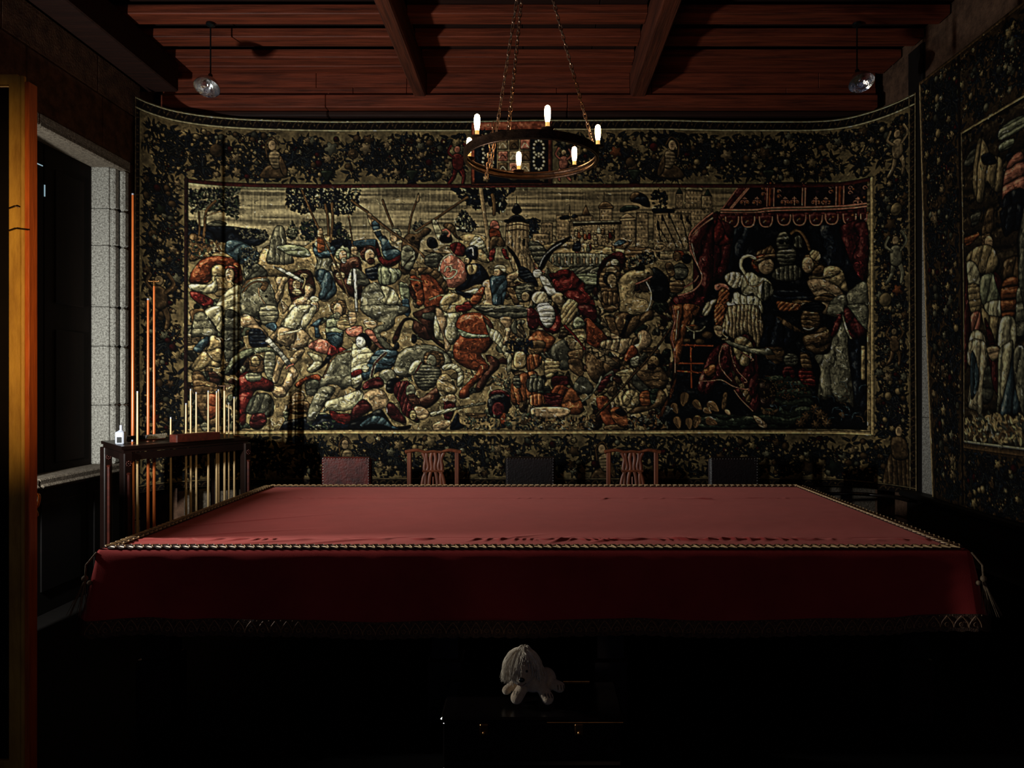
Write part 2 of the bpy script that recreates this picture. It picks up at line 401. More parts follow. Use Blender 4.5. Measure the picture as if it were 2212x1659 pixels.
def flora(cv, x0, y0, x1, y1, n, seed, dens=1.0, scale=1.0):
    # garland of leaves, fruit and flowers inside a band
    rs = random.Random(seed); W, H = x1 - x0, y1 - y0
    for i in range(n):
        x = rs.uniform(x0 + 5, x1 - 5); y = y0 + H * (rs.betavariate(1.4, 1.4) if H < W else rs.random())
        if H >= W: x = x0 + W * rs.betavariate(1.4, 1.4)
        k = rs.random()
        nl = rs.randint(4, 8); a0 = rs.uniform(0, 6.28); L = rs.uniform(7, 13) * scale
        for j in range(nl):
            a = a0 + j * 6.28 / nl + rs.uniform(-.3, .3)
            lx, ly = x + math.cos(a) * L * 1.05, y + math.sin(a) * L * 1.05
            if x0 + 3 < lx < x1 - 4 and y0 + 4 < ly < y1 - 4:
                cv.leaf(lx, ly, L * .85, L * .27, a + rs.uniform(-.3, .3), rs.choice('nnNNNn'), rs.choice('stcd'), .55)
    for i in range(int(n * .5)):
        x = rs.uniform(x0 + 9, x1 - 9); y = rs.uniform(y0 + 9, y1 - 9)
        k = rs.random(); r_ = rs.uniform(4, 8) * scale
        if k < .28:
            for j in range(rs.randint(5, 10)):
                cv.polar(x + rs.gauss(0, r_ * .8), y + rs.gauss(0, r_ * .8), 2.2 * scale, rs.choice('GtdnR'), 1, 0, 0)
        elif k < .55: cv.polar(x, y, r_, rs.choice('ydGgGRd'), 1, 0, 0, flat=rs.uniform(.8, 1.15))
        elif k < .78: cv.polar(x, y, r_, rs.choice('tdygRt'), rs.choice((5, 6)), .38, rs.random() * 6, ring='y', veins=1)
        else: cv.polar(x, y, r_ * 1.55, rs.choice('ydtg'), 5, .5, rs.random() * 6, veins=1)
def foliage(cv, pts, n, seed, cols='nnNv', hi='st', L=4.0, p=.25):
    rs = random.Random(seed); pts = [cv.tf(q) for q in pts]
    xs = [q[0] for q in pts]; ys = [q[1] for q in pts]
    def inside(x, y):
        r_ = False; j = len(pts) - 1
        for i in range(len(pts)):
            if (pts[i][1] > y) != (pts[j][1] > y) and x < (pts[j][0] - pts[i][0]) * (y - pts[i][1]) / (pts[j][1] - pts[i][1]) + pts[i][0]: r_ = not r_
            j = i
        return r_
    k = 0
    while k < n:
        x, y = rs.uniform(min(xs), max(xs)), rs.uniform(min(ys), max(ys))
        if not inside(x, y): continue
        k += 1
        q = rs.random() < p * .6; cv.leaf(x, y, L * rs.uniform(.7, 1.2) * (.7 if q else 1.1), L * (.24 if q else .45), rs.uniform(0, 6.28), 'G' if q and rs.random() < .5 else (rs.choice(hi) if q else rs.choice(cols)), 'G', .35)
def run(cv, spec, T):
    # one shape per line:  kind tile colour options | x,y x,y ...   (kinds: F fill, S straight-edged fill, L line, E ellipse)
    for ln in spec.strip().splitlines():
        ln = ln.strip()
        if not ln or ln[0] == '#': continue
        hd, body = ln.split('|'); hd = hd.split(); kind, tile, col = hd[0], int(hd[1]), hd[2]
        op = dict(o.split('=') for o in hd[3:])
        ox, oy, z = T[tile]
        P = [(ox + float(a.split(',')[0]) / z, oy + float(a.split(',')[1]) / z) for a in body.split()]
        if kind in 'FS':
            cv.fill(P, col, fold=float(op.get('f', 0)), ang=float(op.get('a', 90)), amp=float(op.get('m', .3)), ol=float(op.get('ol', .85)), vol=float(op.get('v', 1)), sharp=kind == 'S')
        elif kind == 'L': cv.line(P, float(op.get('w', 10)) / z, col, ol=float(op.get('ol', .8)))
        elif kind == 'E':
            r_ = P[1]; cx, cy = P[0]; rx, ry = P[1][0] - ox, P[1][1] - oy
            cv.ell(cx, cy, rx, ry, col, fold=float(op.get('f', 0)), ang=float(op.get('a', 90)), ol=float(op.get('ol', .85)))
        elif kind == 'H':      # human head: centre, radius, looking direction sign
            cx, cy = P[0]; rx, ry = P[1][0] - ox, P[1][1] - oy; g = float(op.get('d', 1)); hair = op.get('h', 'B')
            cv.ell(cx - g * rx * .25, cy - ry * .2, rx * 1.15, ry * 1.05, hair, fold=5)
            cv.ell(cx + g * rx * .1, cy + ry * .05, rx * .82, ry * .95, col)
            cv.line([(cx + g * rx * .45, cy - ry * .3), (cx + g * rx * .95, cy + ry * .12), (cx + g * rx * .6, cy + ry * .2)], 1.0, 'k', ol=0)
            cv.line([(cx + g * rx * .05, cy - ry * .18), (cx + g * rx * .4, cy - ry * .15)], 1.4, 'k', ol=0)
            cv.line([(cx + g * rx * .2, cy + ry * .5), (cx + g * rx * .6, cy + ry * .46)], 1.2, 'R', ol=0)
            if op.get('b'): cv.ell(cx + g * rx * .3, cy + ry * .8, rx * .6, ry * .5, op['b'], fold=4)
def tapestry_mesh(name, cv, step, pos, x0, x1, y0, y1, m, parent):
    nx = int((x1 - x0) / step) + 1; ny = int((y1 - y0) / step) + 1
    gx = np.linspace(x0, x1, nx); gy = np.linspace(y0, y1, ny)
    fx = np.clip(gx - cv.ox - .5, 0, cv.W - 1.001); fy = np.clip(gy - cv.oy - .5, 0, cv.H - 1.001)
    ix = fx.astype(int); iy = fy.astype(int); ax = (fx - ix)[None, :, None]; ay = (fy - iy)[:, None, None]
    I = cv.im
    c = (I[np.ix_(iy, ix)] * (1 - ax) + I[np.ix_(iy, ix + 1)] * ax) * (1 - ay) + (I[np.ix_(iy + 1, ix)] * (1 - ax) + I[np.ix_(iy + 1, ix + 1)] * ax) * ay
    c = np.clip(c, 0, 1); c = np.where(c <= .04045, c / 12.92, ((c + .055) / 1.055) ** 2.4)
    V = pos(*np.meshgrid(gx, gy)).reshape(-1, 3).astype(np.float32)
    me = bpy.data.meshes.new(name); me.vertices.add(nx * ny); me.vertices.foreach_set('co', V.ravel())
    i = np.arange((ny - 1) * (nx - 1)); r_ = i // (nx - 1); q = i % (nx - 1); a = r_ * nx + q
    F4 = np.stack([a, a + nx, a + nx + 1, a + 1], 1).astype(np.int32)
    me.loops.add(F4.size); me.loops.foreach_set('vertex_index', F4.ravel())
    me.polygons.add(len(F4)); me.polygons.foreach_set('loop_start', (np.arange(len(F4)) * 4).astype(np.int32))
    me.polygons.foreach_set('use_smooth', np.ones(len(F4), bool))
    me.update(calc_edges=True)
    ca = me.color_attributes.new('weave', 'FLOAT_COLOR', 'POINT')
    rgba = np.ones((nx * ny, 4), np.float32); rgba[:, :3] = c.reshape(-1, 3); ca.data.foreach_set('color', rgba.ravel())
    me.materials.append(m)
    o = bpy.data.objects.new(name, me); COL.objects.link(o); o.parent = parent
    return o

def hatch(cv, n, seed, x0=None, y0=None, x1=None, y1=None, rng=(4, 11), k=(.5, 1.35)):
    # short weaving hatches that follow the drawn contours
    rs = random.Random(seed); g = blur(cv.im.mean(2), 2); gy, gx = np.gradient(g)
    x0 = x0 or cv.ox + 3; y0 = y0 or cv.oy + 3; x1 = x1 or cv.ox + cv.W - 4; y1 = y1 or cv.oy + cv.H - 4
    tf = cv.tf; cv.tf = lambda p: p
    for i in range(n):
        x, y = rs.uniform(x0, x1), rs.uniform(y0, y1); P = [(x, y)]; L = rs.uniform(*rng); st = 3
        c = cv.im[int(y - cv.oy), int(x - cv.ox)].copy(); sg = 1
        for j in range(int(L / st)):
            iy, ix = min(max(int(P[-1][1] - cv.oy), 0), cv.H - 1), min(max(int(P[-1][0] - cv.ox), 0), cv.W - 1)
            tx, ty = -gy[iy, ix], gx[iy, ix]; m = math.hypot(tx, ty)
            if m < .002: tx, ty, m = rs.uniform(-1, 1), rs.uniform(-.4, .4), 1
            if j and (tx * (P[-1][0] - P[-2][0]) + ty * (P[-1][1] - P[-2][1])) < 0: tx, ty = -tx, -ty
            P.append((P[-1][0] + tx / m * st, P[-1][1] + ty / m * st))
        if len(P) > 1:
            f = rs.choice(k); cv.line(P, rs.uniform(.8, 1.5), np.clip(c * f + (.03 if f > 1 else 0), 0, 1), ol=0, smooth=False)
    cv.tf = tf
def clutter(cv, pts, n, seed, cols, size=(14, 30)):
    # packed scraps of drapery, limbs and armour behind the main figures
    rs = random.Random(seed); P = [cv.tf(q) for q in pts]; xs = [q[0] for q in P]; ys = [q[1] for q in P]; tf = cv.tf; cv.tf = lambda p: p
    for i in range(n):
        x, y = rs.uniform(min(xs), max(xs)), rs.uniform(min(ys), max(ys)); L = rs.uniform(*size); w = L * rs.uniform(.22, .5); a = rs.uniform(0, 6.28)
        Q = []
        for t in np.linspace(0, 2 * PI, 9)[:-1]:
            u, v = L * math.cos(t) * .6 * rs.uniform(.75, 1.2), w * math.sin(t) * rs.uniform(.7, 1.3) + .25 * L * math.cos(t) ** 2
            Q.append((x + u * math.cos(a) - v * math.sin(a), y + u * math.sin(a) + v * math.cos(a)))
        cv.fill(Q, K[rs.choice(cols)] * rs.uniform(.55, .9), fold=rs.choice((0, 7, 10, 14)), ang=rs.uniform(0, 180), amp=.45)
    cv.tf = tf

def grade(cv, sat=.74, loc=.6, gam=1.5, gain=1.0):
    # faded dyes: less saturation, crisper thread contrast
    im = cv.im; b = np.stack([blur(im[..., i], 3) for i in range(3)], -1)
    im = im + loc * (im - b); b = np.stack([blur(im[..., i], 9) for i in range(3)], -1); im = im + .3 * (im - b)
    l = im.mean(2, keepdims=True); im = l + sat * (im - l)
    cv.im = np.clip(im, 0.01, 1) ** gam * gain * np.array((.98, .985, .95))
# ---------------------------------------------------------------- large battle tapestry on the far wall
Z = 5.53
T = {0: (380, 380, Z), 1: (380, 660, Z), 2: (760, 380, Z), 3: (760, 660, Z), 4: (1140, 380, Z), 5: (1140, 660, Z), 6: (1500, 380, Z), 7: (1500, 660, Z), 9: (0, 0, 1)}
YW = 6.65; PPM = F / YW
plan = [(-3.37, 6.12), (-3.33, 6.25), (-3.22, 6.41), (-3.02, 6.53), (-2.75, 6.61), (-2.4, 6.65), (-1.6, 6.65), (-.8, 6.65), (0, 6.65), (.8, 6.65), (1.6, 6.65), (2.3, 6.65), (2.6, 6.63), (2.82, 6.56), (2.99, 6.4), (3.1, 6.22), (3.17, 6.03)]
pp = smooth_pts([(x, y, 0) for x, y in plan], 12); PX = np.array([p.x for p in pp]); PY = np.array([p.y for p in pp])
AL = np.concatenate([[0], np.cumsum(np.hypot(np.diff(PX), np.diff(PY)))]); AL -= np.interp(0, PX, AL)
KX = PX / PY
def px2c(p):
    k = (p[0] - VX) / F; a = float(np.interp(k, KX, AL)); Y = float(np.interp(k, KX, PY))
    return (VX + a * PPM, VY + (p[1] - VY) * Y / YW)
CXL, CXR = VX + AL[0] * PPM, VX + AL[-1] * PPM; CYT, CYB = VY - (4.015 - CH) * PPM, VY + (CH - .665) * PPM
cv = Canvas(int(CXR - CXL) + 4, int(CYB - CYT) + 4, CXL - 1, CYT - 1, 3)
cv.im[:] = K['y'] * .86; cv.im *= (1 + .3 * cv.n1 + .25 * cv.n2)[..., None]
IXL, IXR = px2c((403, 600))[0], px2c((1884, 600))[0]
IYT, IYB = 401, 933
ID = lambda p: p
cv.tf = ID
# flowered borders
gt = CYT + 25
for s_, (a, b, c, d, n) in enumerate(((CXL + 14, gt, 1012, IYT - 5, 250), (1200, gt, CXR - 14, IYT - 5, 290), (CXL + 14, IYB + 5, CXR - 14, CYB - 12, 500),
                                (CXL + 14, IYT - 10, IXL - 4, IYB + 12, 200), (IXR + 5, IYT - 10, CXR - 16, IYB + 12, 230))):
    flora(cv, a, b, c, d, n, 10 + s_)
# putti, sphinxes, urns and baskets between the garlands
def sphinx(x, y, s, g):
    q = lambda *a: [(x + g * a[i] * s, y + a[i + 1] * s) for i in range(0, len(a), 2)]
    cv.fill(q(-26, 48, -10, 30, 14, 28, 22, 48, 36, 54, 20, 58, -24, 58), 'd'); cv.fill(q(-2, 30, -8, 6, 6, -6, 18, 4, 20, 30, 8, 38), 't', fold=6)
    cv.fill(q(18, 6, 30, 28, 34, 50, 26, 52, 16, 28), 'd'); cv.ell(x, y - 16 * s, 9 * s, 12 * s, 'f'); cv.line(q(-12, 10, -14, -20, 2, -34, 14, -18), 3 * s, 'd')
    cv.line(q(-1, -18, 4, -17), 1, 'k', ol=0)
for x, s, g in ((588, 1, 1), (1452, 1, -1)): sphinx(x, 330, .95, g)
sphinx(745, 975, .9, 1); sphinx(1300, 985, .9, 1)
def urn(x, y, s, c='G'):
    cv.fill([(x - 12 * s, y - 14 * s), (x + 12 * s, y - 14 * s), (x + 5 * s, y), (x + 2 * s, y + 6 * s), (x - 2 * s, y + 6 * s), (x - 5 * s, y)], c)
    cv.fill([(x - 9 * s, y + 12 * s), (x - 3 * s, y + 5 * s), (x + 3 * s, y + 5 * s), (x + 9 * s, y + 12 * s)], 'n')
for x in (890, 705, 1370, 1660): urn(x, 384, 1.1, 'v')
def figure(x, y, s, c='p', c2='f', g=1):
    q = lambda *a: [(x + g * a[i] * s, y + a[i + 1] * s) for i in range(0, len(a), 2)]
    cv.fill(q(-8, 20, 0, 24, -4, 44, -16, 58, -22, 56, -12, 40), c); cv.fill(q(2, 22, 12, 22, 18, 40, 14, 58, 8, 58, 10, 42), c)
    cv.fill(q(-10, -4, 0, -10, 12, -2, 12, 22, 0, 28, -10, 20), c); cv.line(q(-8, 0, -20, -12, -14, -26), 5 * s, c); cv.line(q(10, 0, 22, -14, 14, -30), 5 * s, c)
    cv.ell(x, y - 18 * s, 7 * s, 8 * s, c2)
figure(988, 340, 1.0, 'r', 'p'); figure(1218, 345, .8, 'p', 'f', -1)
figure(363, 640, 1.3, 'd', 't'); figure(1926, 560, 1.15, 'g', 't'); figure(1930, 345, 1.1, 't', 'f'); figure(1922, 740, .9, 'd', 't')
cv.fill([(1905, 990), (1925, 960), (1950, 965), (1985, 1060), (1900, 1062)], 'd', fold=9, ang=0); cv.ell(1932, 925, 8, 11, 'f'); cv.fill([(1915, 940), (1945, 938), (1955, 975), (1920, 980)], 'd')
for x, y, r_, c in ((1772, 1000, 11, 'y'), (1745, 1010, 17, 'd'), (1798, 1008, 18, 'v'), (930, 955, 14, 'y'), (1240, 975, 13, 'd'), (1650, 330, 15, 'd'), (1570, 335, 14, 't'), (715, 320, 16, 'g'), (760, 330, 14, 'd'), (790, 320, 14, 't'), (470, 330, 17, 'd'), (1330, 330, 14, 'o'), (1360, 350, 13, 'd'), (1410, 318, 11, 'r'), (1925, 475, 16, 'y'), (1915, 505, 14, 'd'), (1930, 640, 12, 'o'), (1900, 655, 17, 'y'), (355, 900, 12, 'r'), (366, 470, 13, 'v')):
    cv.polar(x, y, r_, c, random.choice((1, 5, 5)), .4, .5, veins=0)
# narrow guilloche at the outer edge
def guil(x0, y0, x1, y1, w_, vert):
    cv.fill([(x0, y0), (x1, y0), (x1, y1), (x0, y1)], 'z', sharp=True, vol=0, ol=0)
    n = int((y1 - y0 if vert else x1 - x0) / 17)
    for i in range(n):
        t = (i + .5) * 17
        cx, cy = ((x0 + x1) / 2, y0 + t) if vert else (x0 + t, (y0 + y1) / 2)
        P = [(-7, 6), (-3, -2), (2, -6), (6, -3)]
        if vert: P = [(b_, a_) for a_, b_ in P]
        cv.line([(cx + a_, cy + b_ * w_ / 16) for a_, b_ in P], 1.6, 'd', ol=0)
        if i % 2: cv.polar(cx + (0 if vert else 6), cy + (6 if vert else 1), 3.0, 'd', 5, .4, 0, ol=.4)
guil(CXL, CYT, CXR, CYT + 20, 16, False); guil(CXL, CYB - 13, CXR, CYB, 10, False); guil(CXL, CYT, CXL + 12, CYB, 9, True); guil(CXR - 14, CYT, CXR, CYB, 10, True)
for y_ in (CYT + 2.5, CYT + 21): cv.line([(CXL, y_), (CXR, y_)], 2.0, 'l', ol=.5, smooth=False)
for y_ in (CYB - 14,): cv.line([(CXL, y_), (CXR, y_)], 1.6, 't', ol=.5, smooth=False)
cv.line([(CXR - 1.5, CYT), (CXR - 1.5, CYB)], 2, 't', ol=.3); cv.line([(CXR - 16, CYT), (CXR - 16, CYB)], 1.5, 't', ol=.4); cv.line([(CXL + 2, CYT), (CXL + 2, CYB)], 1.5, 'd', ol=.3)
cv.im *= .8
# ---- the scene field
def rect(x0, y0, x1, y1, c, **k): cv.fill([(x0, y0), (x1, y0), (x1, y1), (x0, y1)], c, sharp=True, **k)
rect(IXL, IYT, IXR, IYB, 'g', vol=0, ol=0, var=.1)
a_, b_ = int(IYT - cv.oy), int(560 - cv.oy); x_, y_ = int(IXL - cv.ox), int(IXR - cv.ox)
yy = np.arange(a_, b_); st = lattice(cv.rs, b_ - a_, y_ - x_, 90, .045) - .5; st2 = lattice(cv.rs, b_ - a_, y_ - x_, 3, 8) - .5
sky = np.array((168, 156, 122)) / 255.0; warm = np.linspace(0, 1, y_ - x_)[None, :, None]
cv.im[a_:b_, x_:y_] = (sky * (1 - .25 * warm) + np.array((.02, -.02, -.05)) * warm) * (1 + .62 * st + .22 * st2 + .2 * cv.n2[a_:b_, x_:y_])[..., None]
g0, g1 = int(560 - cv.oy), int(IYB - cv.oy)
cv.im[g0:g1, x_:y_] = K['y'] * .84 * (1 + .5 * cv.n1[g0:g1, x_:y_] + .3 * cv.n2[g0:g1, x_:y_])[..., None]
cv.tf = px2c
clutter(cv, [(410, 640), (560, 925)], 120, 301, 'dGgtBvs')
clutter(cv, [(560, 640), (1080, 900)], 55, 302, 'dgtysGy', (12, 24))
clutter(cv, [(1080, 590), (1300, 925)], 170, 303, 'dGgtdvyB')
clutter(cv, [(1280, 590), (1470, 925)], 200, 304, 'dGBdtvzB')
SP0 = '''
F 0 n f=30 m=.5 | 150,540 300,600 400,590 640,600 900,640 1100,700 1060,790 900,850 640,800 400,790 150,760
F 0 G f=12 | 360,590 470,530 600,560 560,600
F 0 u f=26 a=60 | 600,790 750,770 900,850 1010,960 900,1060 620,1000
F 0 y f=40 | 1000,1180 1010,930 1100,830 1300,800 1500,850 1680,740 1850,700 1960,900 1950,1180 1500,1190
F 0 g f=9 a=0 | 1100,1040 1110,880 1180,620 1290,620 1330,860 1400,1040
F 0 s f=14 | 1200,850 1400,820 1560,870 1600,960 1400,960
F 0 d f=14 a=0 | 160,700 330,740 430,900 300,980 160,1010
F 0 y | 330,950 430,890 570,910 690,1000 500,1010
F 0 G f=10 a=40 | 820,1050 1000,1060 1100,1180 1000,1240 830,1240
F 0 n f=20 | 1840,780 2000,740 2140,780 2212,770 2212,880 2000,900 1850,880
'''
run(cv, SP0, T)
tr = lambda P: [(380 + a / Z, 380 + b / Z) for a, b in P]
tr2 = lambda P: [(760 + a / Z, 380 + b / Z) for a, b in P]
foliage(cv, tr([(160, 150), (760, 150), (740, 520), (560, 420), (420, 420), (300, 400), (190, 440), (160, 300)]), 620, 1, 'nNNvG', 'sg', 4.2, .3)
run(cv, '''
L 0 d w=26 | 470,300 360,420 340,640 310,900
L 0 d w=16 | 270,430 280,640 260,760
L 0 t w=12 | 350,480 460,440 530,420''', T)
foliage(cv, tr([(160, 540), (240, 540), (240, 640), (160, 660)]), 60, 2); foliage(cv, tr([(160, 760), (480, 760), (560, 900), (380, 960), (160, 960)]), 160, 12, 'vndd', 'y', 4, .4)
foliage(cv, tr([(1320, 150), (2200, 150), (2180, 330), (2100, 450), (1900, 460), (1740, 380), (1500, 460), (1310, 380)]), 760, 3, 'nNNn', 'syt', 4.2, .42)
foliage(cv, tr([(1310, 650), (1390, 540), (1470, 640), (1440, 730), (1390, 760), (1330, 720)]), 110, 4, 'nNvG', 'sg', 3.5, .4)
foliage(cv, tr([(1490, 560), (1640, 510), (1700, 700), (1600, 780), (1490, 740)]), 170, 5); foliage(cv, tr([(1850, 560), (1960, 560), (2080, 740), (1900, 760)]), 120, 6)
foliage(cv, tr([(700, 620), (1060, 640), (1140, 720), (1050, 760), (800, 740)]), 150, 16, 'nNG', 'sg', 3, .2); foliage(cv, tr([(780, 840), (960, 860), (1000, 1000), (820, 1180), (790, 1000)]), 150, 17, 'NnG', 'sw', 3, .35)
SPA = '''
L 0 d w=28 | 1780,340 1810,500 1820,700
L 0 d w=30 | 1860,330 1870,520 1850,720 1840,780
F 0 b f=26 a=60 | 170,1190 230,1080 330,980 520,955 700,1000 780,1100 790,1290 640,1240 560,1080 450,1080 420,1250 300,1290 170,1280
F 0 y f=24 | 430,1090 560,1070 620,1200 700,1300 700,1430 560,1450 470,1420 440,1300
H 0 f d=-1 h=r | 650,1180 70,90
F 0 c f=18 a=40 | 170,1290 420,1290 470,1200 490,1380 330,1400 180,1350
F 0 r f=30 a=50 | 170,1380 320,1410 450,1490 430,1540 320,1550 200,1470
F 0 c f=20 a=70 | 600,1380 760,1300 790,1440 780,1659 480,1659 500,1500
F 0 g f=34 a=120 m=.22 | 790,1310 900,1225 1080,1215 1150,1330 1200,1450 1220,1560 1170,1600 1060,1560 1030,1659 790,1659
L 0 d w=26 | 800,1330 860,1260 960,1220 1080,1210
L 0 d w=20 | 800,1390 880,1300 980,1260 1090,1290
F 0 d | 1010,1330 1060,1260 1110,1290 1060,1380
E 0 k | 1080,1440 18,14
L 0 t w=14 | 990,1340 1000,1430 1060,1520 1090,1560
F 0 t f=10 a=20 | 1180,1220 1260,1200 1360,1220 1300,1300 1280,1420 1220,1530 1180,1440 1220,1340
F 0 B f=40 m=.4 | 1370,1180 1480,1120 1600,1130 1650,1250 1660,1400 1560,1500 1400,1520 1350,1400 1340,1280
E 0 t f=5 | 1440,1300 50,60
E 0 t f=5 | 1530,1190 50,30
E 0 t f=5 | 1440,1390 60,40
F 0 B f=40 m=.4 | 2000,1010 2140,960 2212,1040 2212,1440 2080,1430 1950,1320 1870,1180 1930,1080
E 0 t f=5 | 1960,1190 60,50
E 0 t f=5 | 2110,1230 40,70
F 0 g f=22 a=20 | 1640,810 1700,770 1800,780 1880,860 1890,960 1850,1080 1880,1200 1915,1340 1890,1420 1780,1500 1700,1450 1720,1330 1650,1180 1680,1020 1650,920
F 0 u f=18 a=30 m=.5 | 1700,1110 1830,1150 1910,1340 1880,1430 1760,1480 1700,1440 1740,1330 1660,1190
F 0 u f=14 m=.5 | 1630,800 1700,880 1800,890 1870,820 1900,900 1860,960 1740,980 1650,930
F 0 o f=12 | 1690,720 1750,720 1775,880 1690,905
F 0 f f=8 | 1690,640 1740,620 1755,700 1740,730 1690,720
F 0 s f=20 | 1940,880 2010,820 2080,900 2060,990 1960,960
F 0 N | 1990,790 2030,760 2060,830 2010,850
H 0 f d=1 h=s b=g | 1985,950 60,70
F 0 f f=8 | 2090,850 2150,830 2170,930 2100,940
F 0 f f=8 | 1870,1040 1940,1040 1960,1110 1890,1120
L 0 d w=22 | 1505,170 1620,450 1700,620
L 0 d w=22 | 1740,700 1900,1040 1990,1260 2060,1440
L 0 d w=14 | 2060,480 2080,600 2110,830
S 0 w f=12 a=60 | 1150,1080 1260,1100 1400,1170 1530,1250 1515,1285 1380,1210 1250,1140
L 0 y w=14 | 1500,1180 1540,1240 1510,1340
F 0 f f=26 a=120 | 1570,1280 1640,1330 1620,1420 1560,1500 1500,1600 1480,1659 1340,1659 1380,1520 1470,1450 1540,1420 1530,1340
H 0 f d=1 h=t | 1640,1560 70,80
F 0 c f=10 | 1590,1480 1640,1430 1710,1470 1680,1500
F 0 c f=12 | 2040,1290 2070,1160 2100,1100 2130,1200 2160,1300
F 0 d f=8 | 1850,1520 1940,1480 2020,1500 2000,1600 1850,1600
H 0 f d=1 h=d | 1930,1600 55,60
F 1 d | 200,380 190,180 170,60 330,40 340,120
F 1 g f=16 | 190,380 200,240 230,100 330,80 430,200 500,330 440,390 300,370
F 1 u f=16 | 205,520 330,390 390,370 400,420 300,560
F 1 c f=16 a=40 | 340,60 540,0 560,120 540,340 440,200
F 1 y f=30 m=.5 | 420,360 540,400 540,690 430,650 350,550 400,480
F 1 y f=26 a=30 | 200,700 340,540 440,650 540,700 500,740 380,720 310,770 200,780
F 1 G f=20 | 590,80 760,120 780,400 720,600 590,640
F 1 f f=20 | 780,120 900,120 1000,240 1100,340 1080,380 960,300 830,260 790,330 
F 1 n f=6 m=.6 | 880,300 1000,280 1080,370 1100,480 900,490
F 1 g f=9 m=.4 | 1020,0 1180,0 1230,100 1190,210 1050,230 1000,120
F 1 u | 1070,240 1160,200 1210,240 1190,310
F 1 d f=12 | 200,800 300,790 380,900 520,980 540,1400 420,1440 300,1300 210,1000
F 1 b f=20 | 380,1080 480,1060 560,1180 450,1350 380,1300
F 1 d f=9 | 880,640 960,590 1040,630 1070,740 1040,800 900,800
F 1 y f=9 | 900,640 960,600 1010,660 990,720 920,720
F 1 s f=34 a=20 | 580,810 680,620 860,520 1100,495 1240,550 1235,600 1060,555 880,600 720,680 640,790
F 1 N | 640,800 720,690 860,610 760,760 690,830
F 1 g f=7 | 1070,560 1180,560 1190,700 1160,880 1200,920 1110,880 1060,760
F 1 t f=26 a=0 m=.4 | 1150,880 1200,700 1230,610 1320,650 1270,760 1210,930
F 1 c f=26 a=30 m=.4 | 1350,80 1440,0 1670,0 1620,160 1520,300 1500,260 1420,290 1250,260
F 1 t f=26 a=30 m=.4 | 1240,250 1420,290 1520,290 1640,430 1560,490 1430,520 1300,480 1110,400 1190,310
L 1 l w=22 | 1250,340 1340,320 1440,300 1490,270
F 1 t f=14 | 1350,670 1460,520 1540,540 1400,720
S 1 w f=9 a=50 | 1060,420 1110,370 1260,540 1390,700 1340,740 1210,560
L 1 p w=16 | 1320,750 1350,720 1400,700
F 1 f f=26 a=130 | 1380,720 1450,790 1440,880 1350,1010 1300,1090 1200,1090 1150,1030 1170,960 1250,960 1310,870
F 1 r f=30 a=70 m=.45 | 770,830 880,790 1040,850 1170,930 1150,1030 1000,1010 930,1060 860,1250 830,1420 760,1380 760,1000
F 1 g f=10 | 850,810 1020,820 1000,900 860,900
F 1 G f=16 a=20 | 840,1250 930,1080 1100,1050 1180,1180 1130,1330 900,1300
F 1 R f=12 | 920,1300 1060,1290 1090,1400 1000,1470 890,1440
F 1 p f=30 a=30 | 1570,480 1700,400 1830,430 1890,520 1800,580 1650,540
F 1 r f=20 a=30 | 1850,470 2000,500 2030,560 1900,610 1800,600
F 1 c f=26 | 1560,560 1640,570 1740,620 1740,700 1640,800 1560,770 1640,670
F 1 N f=9 | 1740,700 1810,590 1850,620 1770,720 1680,780
F 1 u f=14 | 1600,240 1700,160 1760,150 1700,250 1720,370 1660,380 1650,260
F 1 s f=18 m=.5 | 1800,170 1900,100 1960,200 2000,290 1980,440 1960,500 1870,480 1790,380
F 1 y f=12 | 1920,190 2040,170 2110,220 2090,290 1940,280
F 1 u f=18 | 1790,330 1960,330 1990,420 1930,500 1860,470
H 1 f d=-1 h=d b=g | 1940,50 70,90
F 1 f f=10 | 2060,90 2140,80 2150,200 2080,240
F 1 p f=20 | 2020,280 2212,240 2212,350 2080,370
F 1 b f=14 a=140 | 1420,940 1560,850 1680,820 1740,880 1680,900 1580,880 1470,980
F 1 G f=16 | 1560,900 1700,900 1680,1060 1560,1060
F 1 g f=26 a=60 m=.22 | 1690,1010 1720,900 1780,780 1850,620 2000,540 2212,500 2212,980 2080,960 2000,1000 1900,940 1780,960
L 1 d w=18 | 1760,860 1860,640 1990,560 2180,540
F 1 f f=14 | 1380,1090 1460,1020 1540,1090 1500,1180 1400,1180
F 1 d f=14 | 1340,1180 1560,1140 1600,1270 1380,1290
S 1 n f=22 m=.5 | 1230,1490 1300,1380 1700,1300 2212,1300 2212,1490
F 1 g f=24 | 1690,1010 1790,960 1900,1000 1800,1160 1720,1260 1640,1400 1570,1430 1560,1340 1600,1200
F 1 c f=26 a=20 | 1790,1150 2000,1080 2212,1010 2212,1200 1950,1260 1800,1240
F 1 R f=12 | 2080,1290 2212,1170 2212,1330 2110,1390
F 1 r f=12 | 1830,1260 1960,1290 2080,1300 2060,1410 1900,1390
E 1 s f=4 | 1700,1440 40,22
E 1 s f=4 | 1790,1410 40,22
'''
run(cv, SPA, T)
